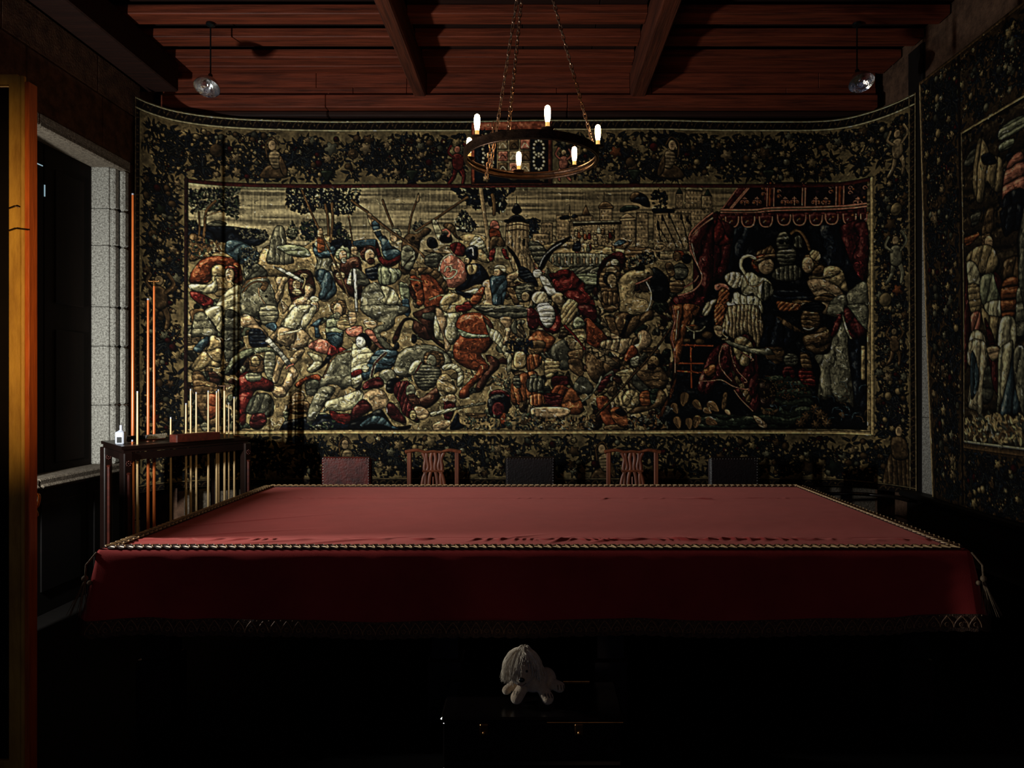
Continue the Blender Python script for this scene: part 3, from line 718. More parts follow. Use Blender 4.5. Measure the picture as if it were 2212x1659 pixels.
# middle third
foliage(cv, tr2([(1200, 150), (1960, 150), (1830, 250), (1830, 420), (1740, 430), (1600, 300), (1530, 420), (1380, 330)]), 250, 7, 'nNN', 'ys', 6.5, .3)
foliage(cv, tr2([(1220, 560), (1330, 400), (1430, 500), (1510, 620), (1400, 680), (1260, 650)]), 250, 8, 'nNn', 'sc', 3.6, .5)
foliage(cv, tr2([(710, 600), (840, 500), (860, 600), (760, 660)]), 70, 9, 'nNG', 'sy', 3.4, .4); foliage(cv, tr2([(2120, 520), (2212, 500), (2212, 720), (2140, 760)]), 90, 31, 'nNn', 's', 3.4, .3)
SPB = '''
F 2 u f=30 | 20,780 150,760 290,760 290,840 100,850 20,830
F 2 y f=40 | 1290,720 1500,700 1640,780 1640,1040 1340,900
F 2 t f=7 a=0 m=.3 | 1840,620 1860,570 1990,550 2110,570 2130,640 2120,900 2200,1200 2000,1250 1850,900
L 2 d w=10 | 1850,660 1990,640 2120,660
L 2 d w=8 | 1850,600 1990,580 2110,600
S 2 k ol=0 | 1900,760 1925,760 1925,840 1900,840
S 2 k ol=0 | 2040,750 2070,750 2070,840 2040,840
F 2 N | 1820,530 1900,520 1900,560 1840,560
F 2 N | 2060,530 2120,520 2120,570 2060,560
F 2 N v=1.6 | 1880,540 1900,490 1970,465 2040,490 2065,545
F 2 N v=1.6 | 1915,400 1970,330 2025,400 2020,440 1970,465 1925,440
L 2 n w=7 | 1968,330 1970,250
L 2 t w=44 | 1540,150 1560,300 1590,500 1620,700 1640,1000
L 2 d w=38 | 1680,230 1700,330 1700,460
F 2 p f=16 | 1650,580 1690,530 1750,560 1760,640 1660,650
F 2 b f=20 | 1640,640 1750,640 1790,740 1760,800 1670,800
F 2 d f=16 a=20 | 1660,740 1790,740 1830,840 1700,850 1670,960 1640,960
F 2 r f=10 | 1650,900 1720,870 1690,1010 1640,1010
F 2 r f=10 | 1790,880 1840,880 1860,960 1900,1000 1830,990
L 2 d w=24 | 370,290 420,430 490,600
L 2 d w=22 | 790,260 750,370 710,500 680,680
F 2 t | 770,300 800,200 810,290 790,320
F 2 f f=30 m=.4 | 190,440 250,470 270,560 230,600 190,500
F 2 u f=18 m=.5 | 235,560 320,540 350,680 460,830 420,870 340,780 280,700
L 2 c w=14 | 260,660 350,640
F 2 u f=22 m=.5 | 350,760 400,720 480,840 580,900 560,1000 440,1010 370,940
H 2 f d=-1 h=g | 510,720 60,75
F 2 r f=26 a=60 m=.5 | 290,760 330,850 360,960 440,1010 560,950 590,920 590,1000 500,1080 400,1080 320,1010 285,880
F 2 d f=26 a=100 m=.35 | 590,960 600,800 660,700 780,690 880,620 950,650 900,710 830,760 810,860 790,960 740,1060 710,1150 620,1180 560,1090
F 2 g f=20 m=.3 | 600,870 700,830 760,960 700,1120 600,1080
E 2 k | 735,745 20,20
L 2 B w=12 | 600,1110 680,1010 730,960
F 2 B f=8 | 90,910 150,840 240,830 290,880 280,960 150,950
H 2 f d=1 h=B b=B | 205,950 75,85
F 2 n f=8 m=.6 | 160,1120 260,1080 340,1050 340,1200 250,1250 180,1200
F 2 G f=26 | 0,1120 60,1100 160,1180 220,1300 100,1320 0,1320
F 2 s f=13 a=0 m=.5 | 320,1080 440,1100 570,1120 590,1200 480,1290 330,1290
F 2 g f=40 m=.22 | 110,1500 130,1360 240,1280 330,1290 400,1400 590,1540 700,1590 640,1659 170,1659
F 2 c f=20 a=10 m=.4 | 340,1320 480,1340 560,1450 590,1530 430,1540 330,1495 390,1440
F 2 s f=20 | 570,1270 680,1330 690,1480 600,1480
F 2 u f=14 | 600,1480 680,1480 690,1659 640,1659
S 2 w f=8 a=0 | 10,1100 50,1110 70,1620 40,1620
L 2 d w=28 | 0,290 100,370 190,430
L 2 d w=30 | 250,490 450,650 700,820 870,970 1030,1110
L 2 d w=28 | 1380,255 1180,390 980,530
L 2 d w=26 | 960,540 860,600 770,660 
F 2 c f=16 | 960,550 1010,540 1090,720 1030,760
F 2 N v=1.8 | 900,770 940,730 1010,770 1020,850 950,870 905,830
F 2 N v=1.8 | 1050,730 1100,680 1180,700 1200,790 1110,800 1060,780
L 2 p w=22 | 1090,650 1130,640 1170,680 1150,720
F 2 d f=8 a=30 | 1090,600 1150,560 1230,600 1250,700 1330,770 1240,740 1180,660
F 2 t f=24 m=.4 | 860,890 1000,880 1160,830 1220,930 1100,930 950,920
F 2 r f=16 a=20 m=.5 | 1170,830 1260,790 1360,850 1350,950 1290,960 1220,930
F 2 G f=10 | 880,960 1000,920 1090,960 1060,1050 1000,1100 880,1060
F 2 d f=12 a=40 m=.5 | 690,1180 730,1110 860,1090 1000,1120 1110,1230 1160,1380 1110,1420 1040,1280 920,1180 820,1180 760,1250
F 2 b f=40 a=120 m=.25 | 820,1190 920,1180 1040,1280 1110,1420 1050,1560 900,1600 840,1460 850,1320
F 2 b f=18 a=80 m=.3 | 690,1220 760,1190 830,1240 850,1350 870,1490 830,1560 780,1540 740,1400
F 2 d | 760,1180 780,1120 800,1150 800,1220
E 2 k | 775,1310 22,14
F 2 B f=14 | 690,1290 740,1360 770,1460 740,1480 690,1400
L 2 t w=12 | 690,1230 840,1260
L 2 t w=16 | 930,1480 1040,1430 1110,1420
F 2 p f=60 m=.14 | 1030,1120 1070,990 1170,930 1230,950 1290,990 1370,1080 1385,1200 1340,1290 1220,1340 1150,1340 1110,1200
L 2 l w=16 | 1040,1130 1080,1000 1170,935 1230,950
L 2 l w=15 | 1110,1220 1180,1220 1240,1170 1250,1130 1200,1120 1180,1140 1190,1090 1130,1090 1110,1140
L 2 y w=22 | 1385,1190 1350,1290 1230,1350 1160,1345
F 2 c f=7 a=60 m=.4 | 1400,860 1440,760 1490,720 1560,760 1590,830 1620,900 1630,990 1560,880 1500,880
F 2 n v=2 | 1350,900 1400,840 1480,840 1510,920 1490,1000 1420,990 1370,960
L 2 w w=14 | 1400,870 1440,860 1450,950
H 2 t d=-1 h=n | 1380,1010 40,40
F 2 n f=30 m=.5 a=20 | 1350,1070 1440,1050 1540,1060 1620,1160 1640,1230 1590,1290 1480,1300 1330,1370 1230,1350 1370,1240
F 2 y f=14 a=10 m=.5 | 1380,1070 1500,1070 1480,1160 1400,1180
F 2 y f=26 a=50 m=.45 | 1050,1510 1130,1410 1250,1400 1370,1470 1400,1540 1380,1610 1180,1620 1070,1590
F 2 r f=20 a=50 | 1330,1520 1420,1500 1450,1560 1400,1610 1320,1600
F 2 c f=18 | 1180,1370 1350,1380 1500,1340 1540,1420 1480,1420 1420,1400 1250,1400
F 2 n f=12 | 1230,1370 1380,1400 1480,1440 1370,1460
F 2 f f=40 m=.2 | 1560,1290 1650,1240 1680,1400 1680,1560 1600,1610 1570,1540 1600,1450
F 2 b f=16 | 1400,1500 1480,1390 1590,1310 1560,1460 1480,1540
F 2 u f=24 a=40 m=.5 | 1650,1210 1750,1190 1850,1200 1860,1300 1840,1420 1790,1560 1700,1560 1670,1420
H 2 f d=-1 h=d | 1740,1150 55,50
F 2 l f=8 | 1690,1100 1760,1060 1840,1090 1830,1160 1760,1110
F 2 f f=24 | 1850,1190 1950,1150 2010,1090 2060,1120 1980,1220 1870,1270
S 2 N v=1.5 | 1850,830 1930,900 2000,1010 2020,1080 1985,1100 1930,970 1860,880
F 2 n f=6 m=.6 | 2010,1080 2120,1130 2212,1260 2212,1330 2050,1250 1990,1180
F 2 d f=14 | 1850,1350 1920,1330 2010,1480 1960,1560 1900,1450
F 2 G f=8 m=.6 | 1960,1330 2100,1280 2180,1300 2140,1480 2000,1500
H 2 t d=-1 h=N | 2080,1440 60,60
F 3 G f=14 m=.5 | 1460,0 1900,0 2200,60 2100,140 1900,160 1700,150 1500,60
L 3 l w=10 | 1580,60 1800,20 2050,0
F 3 g f=30 m=.25 | 120,0 640,10 650,90 520,140 510,220 440,290 340,330 380,400 520,540 450,560 260,370 220,330 300,250 400,210 300,180 180,120
F 3 f f=8 | 140,200 260,180 300,240 200,280
F 3 B f=30 m=.3 | 730,180 640,190 590,290 560,400 500,460 490,390 560,240 640,150 740,160 860,240 980,330 950,410 850,400 730,300
F 3 B f=30 m=.3 | 730,110 800,60 1000,0 980,110 970,350 1110,480 1100,520 950,400 870,250
F 3 N | 715,360 750,345 780,390 760,450 720,440
F 3 N | 500,560 510,470 550,440 570,500 530,540
F 3 G f=14 | 850,100 980,80 980,170 860,160
F 3 p f=12 | 150,300 250,300 330,460 430,540 330,510 240,420
F 3 b f=60 m=.14 v=1.5 | 1240,230 1300,120 1400,85 1560,100 1680,220 1700,350 1680,450 1600,560 1540,580 1620,700 1640,770 1550,790 1400,760 1240,660 1210,560 1220,460 1290,340
F 3 b f=60 m=.1 v=1.4 | 1540,700 1640,740 1570,840 1450,960 1400,1000 1400,1090 1290,1110 1290,1020 1400,900 1490,800
F 3 B f=60 m=.1 v=1.4 | 1600,590 1740,640 1760,740 1660,840 1610,920 1570,1000 1500,1040 1480,960 1570,830 1640,740
F 3 B f=0 ol=0 v=.4 | 1560,130 1680,240 1690,380 1640,430 1620,300
L 3 B w=9 ol=0 | 1230,560 1330,580 1440,560 1530,580
L 3 l w=7 ol=0 | 1350,170 1390,150 1440,160
L 3 z w=8 ol=0 | 1450,640 1560,720 1580,790
F 3 s f=7 a=60 | 1240,260 1300,290 1450,340 1630,350 1620,380 1450,390 1320,370
F 3 c f=9 a=30 m=.4 | 1590,180 1640,260 1750,310 1810,400 1880,540 1910,640 1890,820 1850,780 1850,650 1760,490 1650,380
F 3 c f=24 a=20 m=.4 | 990,100 1040,20 1130,80 1200,80 1290,110 1240,230 1290,350 1240,430 1190,470 1130,420 1010,400 980,300
F 3 f f=30 m=.2 | 1000,30 1080,60 1140,200 1110,300 1120,380 1180,490 1130,560 1110,520 1090,380 1020,180
F 3 y f=20 a=30 m=.45 | 1080,0 1380,0 1300,60 1170,90 1100,70
F 3 r f=16 | 1250,0 1440,0 1400,60 1260,80
F 3 c f=16 a=70 m=.3 | 0,480 100,480 200,510 270,600 200,750 150,880 0,970
F 3 u f=16 m=.5 | 180,700 240,600 320,530 420,530 560,560 480,740 300,800 150,900 110,800
L 3 l w=40 | 400,570 280,690 230,850
L 3 R w=20 | 400,570 280,690 230,850
F 3 g f=30 m=.25 v=1.3 | 500,760 530,640 600,530 800,470 980,480 1120,560 1200,680 1150,760 850,700 720,740 700,850 540,840
F 3 g f=30 | 320,860 350,780 470,760 530,850 430,940 340,900
H 3 w d=-1 h=N | 110,430 75,80
F 3 N v=1.8 | 70,360 130,325 200,370 230,460 200,510 170,440 130,380
F 3 r | 0,790 110,760 120,810 0,860
E 3 c f=5 | 155,755 45,45
F 3 d f=7 m=.5 | 860,600 900,560 1000,540 1090,580 1100,700 1000,780 880,740
H 3 g d=-1 h=d | 960,660 70,80
F 3 G f=6 m=.6 | 740,760 850,700 1060,760 1030,920 880,1020 760,930
F 3 c f=14 a=50 | 670,800 720,690 790,650 850,680 800,760 720,830
L 3 r w=14 | 760,800 800,730 830,680
F 3 N f=12 m=.4 | 410,1020 430,900 540,860 620,870 510,940 490,1050
F 3 R f=9 a=20 m=.5 | 500,1050 520,930 640,900 720,960 740,1100 800,1260 800,1400 700,1360 600,1280 560,1150
F 3 B f=30 v=1.6 m=.15 | 860,1090 940,1020 1040,960 1080,1020 1030,1130 900,1230 820,1200 780,1110
F 3 g f=20 | 650,980 720,940 760,1040 660,1080
F 3 B f=16 | 660,1080 760,1060 830,1200 760,1240
F 3 f f=12 | 740,1230 820,1200 920,1270 900,1340 800,1360
E 3 y f=7 | 730,1310 40,60
F 3 y f=24 m=.4 | 1010,930 1060,830 1150,820 1210,920 1250,1040 1080,1080 1020,1000
F 3 f f=20 | 1130,1070 1230,1070 1230,1180 1110,1160
F 3 R v=1.4 f=20 | 1110,1150 1240,1180 1220,1280 1180,1370 1100,1340
F 3 f f=12 | 960,1430 1080,1370 1180,1380 1160,1440 1080,1490 990,1500
F 3 c f=7 a=60 m=.4 | 1080,720 1200,690 1290,740 1340,840 1310,960 1250,960 1260,820 1200,760 1100,780
F 3 R v=1.4 f=20 | 140,930 220,880 310,850 370,890 370,970 240,990 130,1010
F 3 f f=30 m=.2 | 120,1110 230,1000 360,1010 430,1100 460,1200 620,1310 640,1430 500,1340 400,1220 260,1270
F 3 R f=30 m=.3 | 420,1180 480,1160 600,1300 650,1400 520,1380 420,1290
F 3 R v=1.4 f=20 | 0,1240 120,1120 220,1180 230,1250 120,1320 0,1370
F 3 N f=22 m=.4 | 0,1380 200,1300 350,1240 500,1440 700,1430 600,1490 0,1490
F 3 u f=14 a=40 m=.5 | 80,1440 240,1320 380,1340 470,1430 560,1460 520,1480 380,1430 240,1420
S 3 c f=5 a=60 m=.5 | 930,1280 1110,1240 1600,1150 1605,1175 1300,1230 1110,1290 940,1330
F 3 n f=14 a=40 m=.5 | 1180,1430 1260,1280 1290,1400 1360,1440 1280,1480 1180,1480
F 3 R f=8 m=.5 | 1650,1040 1760,1000 1880,1060 1880,1120 1760,1090 1650,1100
F 3 N v=1.8 | 1620,1190 1650,1090 1760,1050 1880,1100 1890,1200 1860,1290 1760,1350 1660,1320
E 3 R | 1750,1240 80,90
F 3 b | 1770,1330 1840,1280 1830,1380 1810,1440 1780,1400
F 3 d f=10 | 1360,1290 1600,1290 1580,1340 1440,1350
F 3 y v=1.8 | 1930,680 1960,560 2060,560 2090,680 2050,750 1960,750
H 3 d d=-1 h=d b=d | 2140,680 60,80
F 3 o f=12 a=0 m=.5 | 1900,960 1960,860 2060,800 2212,800 2212,1060 2080,1130 1950,1190 1900,1120
F 3 G f=7 m=.6 | 1930,860 2000,840 2010,980 1940,960
F 3 G f=7 m=.6 | 2110,860 2212,830 2212,1020 2130,1000
F 3 f f=16 | 1760,160 1900,140 1900,280 1850,460 1800,460 1840,300
'''
run(cv, SPB, T)
# ---- right third: walled city, soldiers, tent
foliage(cv, [(1140 + a / Z, 380 + b / Z) for a, b in [(20, 520), (150, 520), (130, 700), (20, 760)]], 110, 21, 'nNn', 'su', 3.2, .35)
def bld(x0, y0, x1, y1, c='t', win=True, cren=False):
    P = lambda x, y: (1140 + x / Z, 380 + y / Z)
    cv.fill([P(x0, y0), P(x1, y0), P(x1, y1), P(x0, y1)], c, sharp=True, vol=.4, fold=7, ang=90, amp=.14, ol=.6)
    if cren:
        for x in range(int(x0), int(x1) - 10, 26): cv.fill([P(x, y0 - 12), P(x + 14, y0 - 12), P(x + 14, y0 + 3), P(x, y0 + 3)], c, sharp=True, vol=0, ol=.5)
    if win:
        for x in range(int(x0) + 22, int(x1) - 16, 40):
            for y in range(int(y0) + 30, int(y1) - 20, 75): cv.line([P(x, y), P(x, y + 24)], 1.7, 'z', ol=0)
def cone(x, y0, y1, w_, c='d'):
    P = lambda x, y: (1140 + x / Z, 380 + y / Z)
    cv.fill([P(x, y0), P(x + w_, y1), P(x - w_, y1)], c, sharp=True, ol=.6)
for a in ((1880, 160, 2080, 520), (1770, 210, 1850, 430), (2080, 230, 2200, 520), (1730, 390, 2212, 700), (1300, 440, 1440, 900), (1500, 440, 1950, 900), (340, 470, 500, 860), (160, 560, 300, 800), (540, 470, 780, 800), (860, 380, 1010, 560), (500, 540, 1120, 860), (1100, 520, 1290, 860), (60, 690, 260, 860)):
    bld(*a, cren=random.random() < .6)
cone(1812, 140, 215, 46, 'v'); cone(695, 340, 470, 55, 'd'); cone(2150, 150, 240, 50, 'v'); cone(500, 330, 540, 18, 't'); cone(1190, 440, 505, 100, 't')
run(cv, '''
F 4 d f=10 v=1.4 | 850,385 870,330 920,300 990,330 1020,390
F 4 t f=10 v=1.4 | 1880,170 1920,130 1990,110 2060,130 2090,180
L 4 t w=8 | 915,300 915,200
S 4 z | 540,560 760,545 1120,540 1120,575 760,580 540,600
S 4 l ol=.4 | 540,545 1110,530 1110,545 540,565
S 4 t ol=.5 | 1100,510 1290,500 1300,530 1100,540
F 4 n f=14 m=.5 | 1230,300 1260,220 1340,200 1430,260 1460,370 1380,360 1330,330
F 4 d f=12 | 1220,260 1260,200 1340,210 1250,290
F 4 v f=12 | 1110,390 1180,350 1310,360 1330,390 1200,420 1110,430
F 4 n f=12 | 380,490 480,470 500,510 400,520
F 4 n | 520,480 560,455 600,480 580,500 530,500
F 4 n f=12 m=.5 | 1500,390 1740,400 1730,440 1620,440 1510,445
F 4 u f=16 | 1040,800 1100,760 1180,780 1100,830 1000,850
F 4 d f=20 | 960,860 1100,830 1220,780 1180,860 1020,900
F 4 y f=26 m=.4 | 180,830 520,780 980,850 1240,900 1200,960 700,950 300,930
F 4 g f=6 a=0 m=.3 | 280,930 980,940 1000,1060 700,1080 340,1080
F 4 G f=7 a=60 m=.6 | 440,1120 860,1080 880,1260 700,1360 480,1260
F 4 s f=9 m=.5 | 560,1180 820,1170 830,1300 640,1280
F 4 G f=10 m=.6 | 20,780 180,830 240,1010 120,1060 30,900
F 4 d f=8 m=.5 | 1160,880 1330,850 1540,880 1560,1000 1300,1100 1150,1150
''', T)
P4 = lambda x, y: (1140 + x / Z, 380 + y / Z)
for i in range(26):     # crowd before the temple
    x, y = random.uniform(560, 1040), random.uniform(620, 860)
    c = random.choice('ptdrGco'); cv.fill([P4(x - 20, y + 60), P4(x - 16, y), P4(x, y - 14), P4(x + 16, y), P4(x + 24, y + 62)], c, fold=4, amp=.4)
    cv.polar(*P4(x, y - 22), 2.4, 'f', 1, 0, 0)
cv.fill([P4(530, 880), P4(590, 780), P4(640, 820), P4(620, 900)], 'n', fold=6)
for x in range(300, 980, 75): cv.fill([P4(x - 14, 1050), P4(x - 12, 975), P4(x, 960), P4(x + 12, 975), P4(x + 14, 1055)], 't', sharp=True)
for x0, y0, x1, y1 in ((1555, 560, 1590, 800), (1610, 490, 1780, 860), (1690, 460, 1860, 850), (1835, 480, 1910, 760), (1560, 600, 1680, 800), (1905, 500, 1960, 600)):
    cv.line([P4(x0, y0), P4(x1, y1)], 2.2, 'z', ol=.3); cv.fill([P4(x0 - 14, y0 + 30), P4(x0 - 4, y0 - 30), P4(x0 + 18, y0 + 26), P4(x0 + 8, y0 + 50)], 'n')
foliage(cv, [P4(a, b) for a, b in [(1480, 170), (1640, 190), (1680, 280), (1640, 400), (1520, 400), (1470, 260)]], 55, 22, 'NnN', 's', 5, .1)
foliage(cv, [P4(a, b) for a, b in [(1150, 980), (1540, 900), (1560, 1010), (1160, 1120)]], 130, 23, 'nNkG', 'ts', 4, .5)
SPC = '''
F 4 N v=1.5 | 125,1100 160,1000 250,870 350,790 515,720 490,760 460,790 330,890 240,1010 180,1120
L 4 w w=9 ol=0 | 140,1080 190,970 290,870 400,800
L 4 p w=12 | 80,1040 100,1100 200,1150
F 4 w f=10 | 65,1140 130,1115 170,1150 150,1210 80,1210
F 4 w f=26 m=.4 | 140,1200 220,1210 300,1320 350,1380 330,1430 250,1430 190,1330
F 4 r f=34 a=50 m=.5 v=1.4 | 250,1175 330,1150 400,1120 520,1130 590,1200 680,1290 680,1370 760,1430 800,1510 800,1659 640,1659 560,1540 440,1430 340,1380 300,1280
F 4 l f=12 a=40 m=.3 | 45,1460 80,1400 150,1375 220,1400 250,1500 150,1530 70,1520
F 4 w f=30 m=.2 | 130,1530 250,1520 290,1600 300,1659 120,1659 100,1600
L 4 d w=8 ol=0 | 150,1560 190,1550 200,1600
L 4 d w=8 ol=0 | 215,1555 250,1560
F 4 t f=20 | 280,1440 390,1390 460,1500 400,1560 330,1540
L 4 N w=22 | 420,1440 475,1520 460,1590 380,1610
F 4 R f=30 v=1.4 m=.3 | 830,1370 830,1170 880,1030 960,950 1060,905 1140,920 1170,980 1150,1080 1110,1140 1090,1040 1020,980 940,1040 880,1140 855,1260
F 4 d f=9 m=.5 | 850,1220 920,1080 1000,1000 1090,1060 1110,1180 1070,1260 1080,1400 1100,1500 1110,1580 980,1640 890,1560 870,1380
E 4 t f=6 | 1000,1130 70,50
H 4 t d=1 h=N b=t | 1000,1240 70,80
E 4 l f=5 | 1040,1030 50,40
F 4 d f=9 a=0 m=.5 | 880,1380 1080,1400 1110,1500 930,1540
F 4 N f=30 v=1.4 | 1480,1110 1590,1130 1680,1250 1700,1400 1660,1500 1540,1510 1470,1420
F 4 y f=50 m=.2 v=1.3 | 1090,1260 1190,1150 1320,1110 1440,1090 1500,1150 1490,1200 1400,1250 1320,1280 1270,1380 1310,1450 1430,1490 1480,1659 1130,1659 1100,1480
F 4 k | 1280,1120 1330,1070 1400,1080 1380,1130
E 4 k | 1440,1160 16,12
L 4 p w=14 | 1290,1290 1390,1250 1480,1200
L 4 l w=14 | 1420,1270 1470,1380 1470,1500 1430,1600 1370,1650
L 4 t w=24 | 1380,900 1440,875 1530,890 1600,890 1640,830 1600,800 1540,820 1520,900 1540,970 1610,1010 1730,1000
H 4 d d=-1 h=b | 1790,960 60,60
F 4 G f=16 m=.4 | 1720,1100 1830,1040 1910,1100 1910,1200 1830,1250 1750,1220
F 4 d f=16 | 1640,1060 1720,1040 1760,1180 1690,1200
E 4 N f=9 | 1900,990 60,60
F 4 d f=9 m=.5 | 1700,1270 1860,1250 1850,1380 1720,1400
F 5 R f=26 v=1.2 | 0,30 100,60 160,180 90,290 0,250
F 5 o f=26 m=.4 | 120,290 260,340 330,420 200,560 120,500 0,420
F 5 y f=7 a=40 m=.45 | 390,80 480,-80 590,-40 600,30 560,150 430,250
F 5 R f=34 v=1.2 | 590,0 800,0 825,200 740,170 650,100
F 5 r f=30 a=30 m=.4 v=1.3 | 270,0 350,60 400,180 370,320 280,330 190,290 120,200 130,120 180,230 280,260 330,150 300,60
F 5 w f=11 m=.5 v=1.4 | 120,20 280,0 330,120 290,240 230,270 170,210 130,110
F 5 s f=12 | 540,200 600,130 690,200 660,250 560,280
F 5 b f=40 m=.3 | 700,150 830,250 950,380 860,490 720,500
L 5 z w=16 | 655,120 690,200 690,400 690,520
F 5 y f=30 m=.3 | 520,300 680,280 690,420 560,400
F 5 G f=40 m=.25 | 290,490 440,400 500,520 560,560 490,760 350,740 270,600
F 5 d f=30 m=.3 | 480,560 660,520 640,680 520,650
F 5 d f=30 m=.3 | 500,640 650,660 660,860 600,840 500,760
F 5 d f=30 | 920,120 1030,140 1070,240 1100,370 1020,380 960,240
F 5 d f=18 a=30 m=.4 | 1040,90 1220,100 1230,260 1140,350 1070,280
F 5 N | 1190,110 1240,170 1180,300 1100,370 1160,240
F 5 d f=22 a=30 m=.4 | 1230,170 1400,80 1490,40 1500,160 1400,200 1240,340 1160,400
F 5 t f=13 a=10 m=.5 | 900,420 1090,400 1240,390 1230,480 1150,580 1010,540 870,500
F 5 f f=50 m=.15 v=1.3 | 1310,340 1390,290 1470,360 1460,470 1340,560 1330,600 1260,580 1220,500 1330,440
F 5 b f=40 v=1.5 m=.15 | 1240,470 1320,560 1210,670 1150,640
F 5 g f=14 | 1230,640 1330,600 1320,720 1240,720
F 5 f f=10 | 1000,330 1100,370 1070,400 1000,390
F 5 d f=34 a=20 m=.4 | 700,500 900,590 1100,640 1200,700 1020,760 860,880 800,920 700,760
F 5 y f=9 m=.5 | 1060,800 1240,750 1250,830 1080,840
F 5 G f=30 v=1.4 | 1240,880 1300,800 1420,930 1450,1060 1320,1020
S 5 t f=6 m=.3 | 690,440 800,500 1080,690 1010,730 850,640 690,530
L 5 z w=10 | 720,520 760,500 780,570 840,560 850,620 910,600 930,660
S 5 y f=5 | 620,370 680,400 660,460 600,430
L 5 r w=24 | 440,240 560,360 680,520
F 5 R f=9 m=.4 | 850,940 940,840 990,860 900,1020 840,1040
L 5 g w=18 | 880,850 830,960 740,1080 620,1160 510,1210
F 5 d f=26 m=.35 | 0,540 60,420 210,440 170,560 60,600
F 5 o f=9 a=0 m=.5 | 0,600 150,590 150,700 90,760 0,780
F 5 y f=9 m=.5 | 210,640 300,640 390,680 360,760 260,880 200,820
F 5 R f=20 | 300,850 480,850 470,960 300,960
F 5 b f=14 a=30 m=.4 | 270,1020 380,940 500,1000 440,1080 290,1070
F 5 R f=9 m=.5 | 200,1050 420,1080 400,1220 220,1200
F 5 o f=26 m=.35 | 400,1180 500,980 570,1020 660,1200 620,1300 460,1280
F 5 G f=40 m=.2 | 540,980 640,840 780,960 760,1050 640,1050
F 5 G f=8 a=0 m=.6 | 0,880 180,870 200,960 160,1010 10,1030
F 5 o f=7 a=0 m=.5 | 20,1100 60,1060 180,1060 190,1190 30,1190
F 5 f f=40 m=.18 v=1.3 | 40,1230 150,1210 380,1210 500,1240 500,1290 400,1340 150,1340 50,1310
F 5 d f=20 m=.3 v=1.4 | 1280,780 1400,700 1560,720 1660,830 1680,920 1580,1010 1420,960
H 5 d d=-1 h=N b=z | 1510,670 90,80
F 5 y f=12 a=0 m=.4 | 1040,1060 1130,1000 1160,1190 1050,1180
E 5 y f=14 a=30 | 1235,1115 112,110
L 5 z w=7 ol=0 | 1160,1050 1235,1115 1320,1080
L 5 z w=7 ol=0 | 1150,1160 1235,1115 1290,1190
L 5 z w=7 ol=0 | 1220,1015 1235,1115 1230,1215
F 5 o f=9 | 1340,1050 1450,1020 1470,1180 1350,1190
F 5 v f=12 | 1460,1020 1570,1000 1590,1160 1480,1180
F 5 d v=1.4 | 1560,1010 1640,1040 1660,1160 1570,1210 1300,1290 1190,1280 1300,1210 1500,1180
F 5 b f=30 v=1.4 m=.2 | 820,1100 940,1080 990,1180 1000,1300 1080,1450 990,1475 900,1390 840,1240
F 5 d f=14 | 920,1440 1060,1420 1180,1450 1100,1490 930,1490
F 5 o f=30 v=1.4 | 990,1230 1100,1215 1190,1320 1210,1440 1110,1450 1010,1350
F 5 N | 1040,1260 1120,1230 1180,1300 1110,1320
L 5 z w=26 | 1730,240 1560,480 1400,680 1270,820 1020,1110 780,1345
L 5 d w=9 ol=0 | 1730,235 1560,475 1400,675 1270,815 1020,1105 780,1340
E 5 d | 780,1330 40,36
L 5 g w=10 | 1340,1290 1450,1340 1560,1290 1650,1200
S 6 N f=60 m=.3 ol=0 | 300,420 2064,340 2064,1659 0,1659 100,1200
S 7 N f=60 m=.3 ol=0 | 0,0 2064,0 2064,1490 0,1490
S 5 N f=40 m=.3 ol=0 | 1750,420 2212,100 2212,1490 1480,1490 1700,1100
F 7 v f=16 m=.5 | 800,880 1300,900 1420,1300 1100,1460 700,1400
F 7 v f=16 m=.5 | 100,1300 800,1340 700,1460 100,1470
F 6 n f=26 a=10 m=.6 | 480,620 700,600 660,800 560,1000 420,1180 400,1100
F 6 n f=40 a=0 m=.6 | 1400,640 1740,580 1800,900 1900,1100 1700,1200 1450,860
S 6 R f=50 m=.2 a=0 | 540,110 2064,40 2064,330 1300,380 740,400 330,400
'''
run(cv, SPC, T)
P6 = lambda x, y: (1500 + x / Z, 380 + y / Z)
cv.fill([P6(430, 370), P6(700, 105), P6(840, 100), P6(830, 350)], np.array((38, 16, 20)) / 255, sharp=True, ol=0, vol=0)
for a, b in ((960, 1270), (1340, 1680), (1800, 2060)): cv.fill([P6(a, 70), P6(b, 70), P6(b, 350), P6(a, 360)], np.array((34, 16, 22)) / 255, sharp=True, ol=0, vol=0)
for a in ((540, 110, 330, 400), (660, 110, 430, 385), (680, 110, 450, 385)): cv.line([P6(a[0], a[1]), P6(a[2], a[3])], 2.4, 'p', ol=.4)
for x in (870, 950, 1290, 1325, 1700, 1790): cv.line([P6(x, 90), P6(x - 8, 365)], 2.4, 'p', ol=.4)
for x in (905, 1745): cv.line([P6(x, 90), P6(x - 8, 350)], 5, 'b', ol=.3)
for d_ in (0, 34): cv.line([P6(320, 400 + d_), P6(700, 405 + d_), P6(900, 385 + d_), P6(1300, 375 + d_), P6(1700, 360 + d_), P6(2060, 325 + d_)], 3.0, 'p', ol=.4)
def scroll(x, y, s, g=1):
    P = []
    for i in range(14):
        t = i / 13 * 5.2; r_ = 34 * s * (1 - i / 20); P.append(P6(x + g * (r_ * math.cos(t) - 34 * s), y - r_ * math.sin(t)))
    cv.line(P, 1.4, 'p', ol=0); cv.polar(*P6(x - g * 34 * s, y), 2.6, 'o', 1, 0, 0, ol=0)
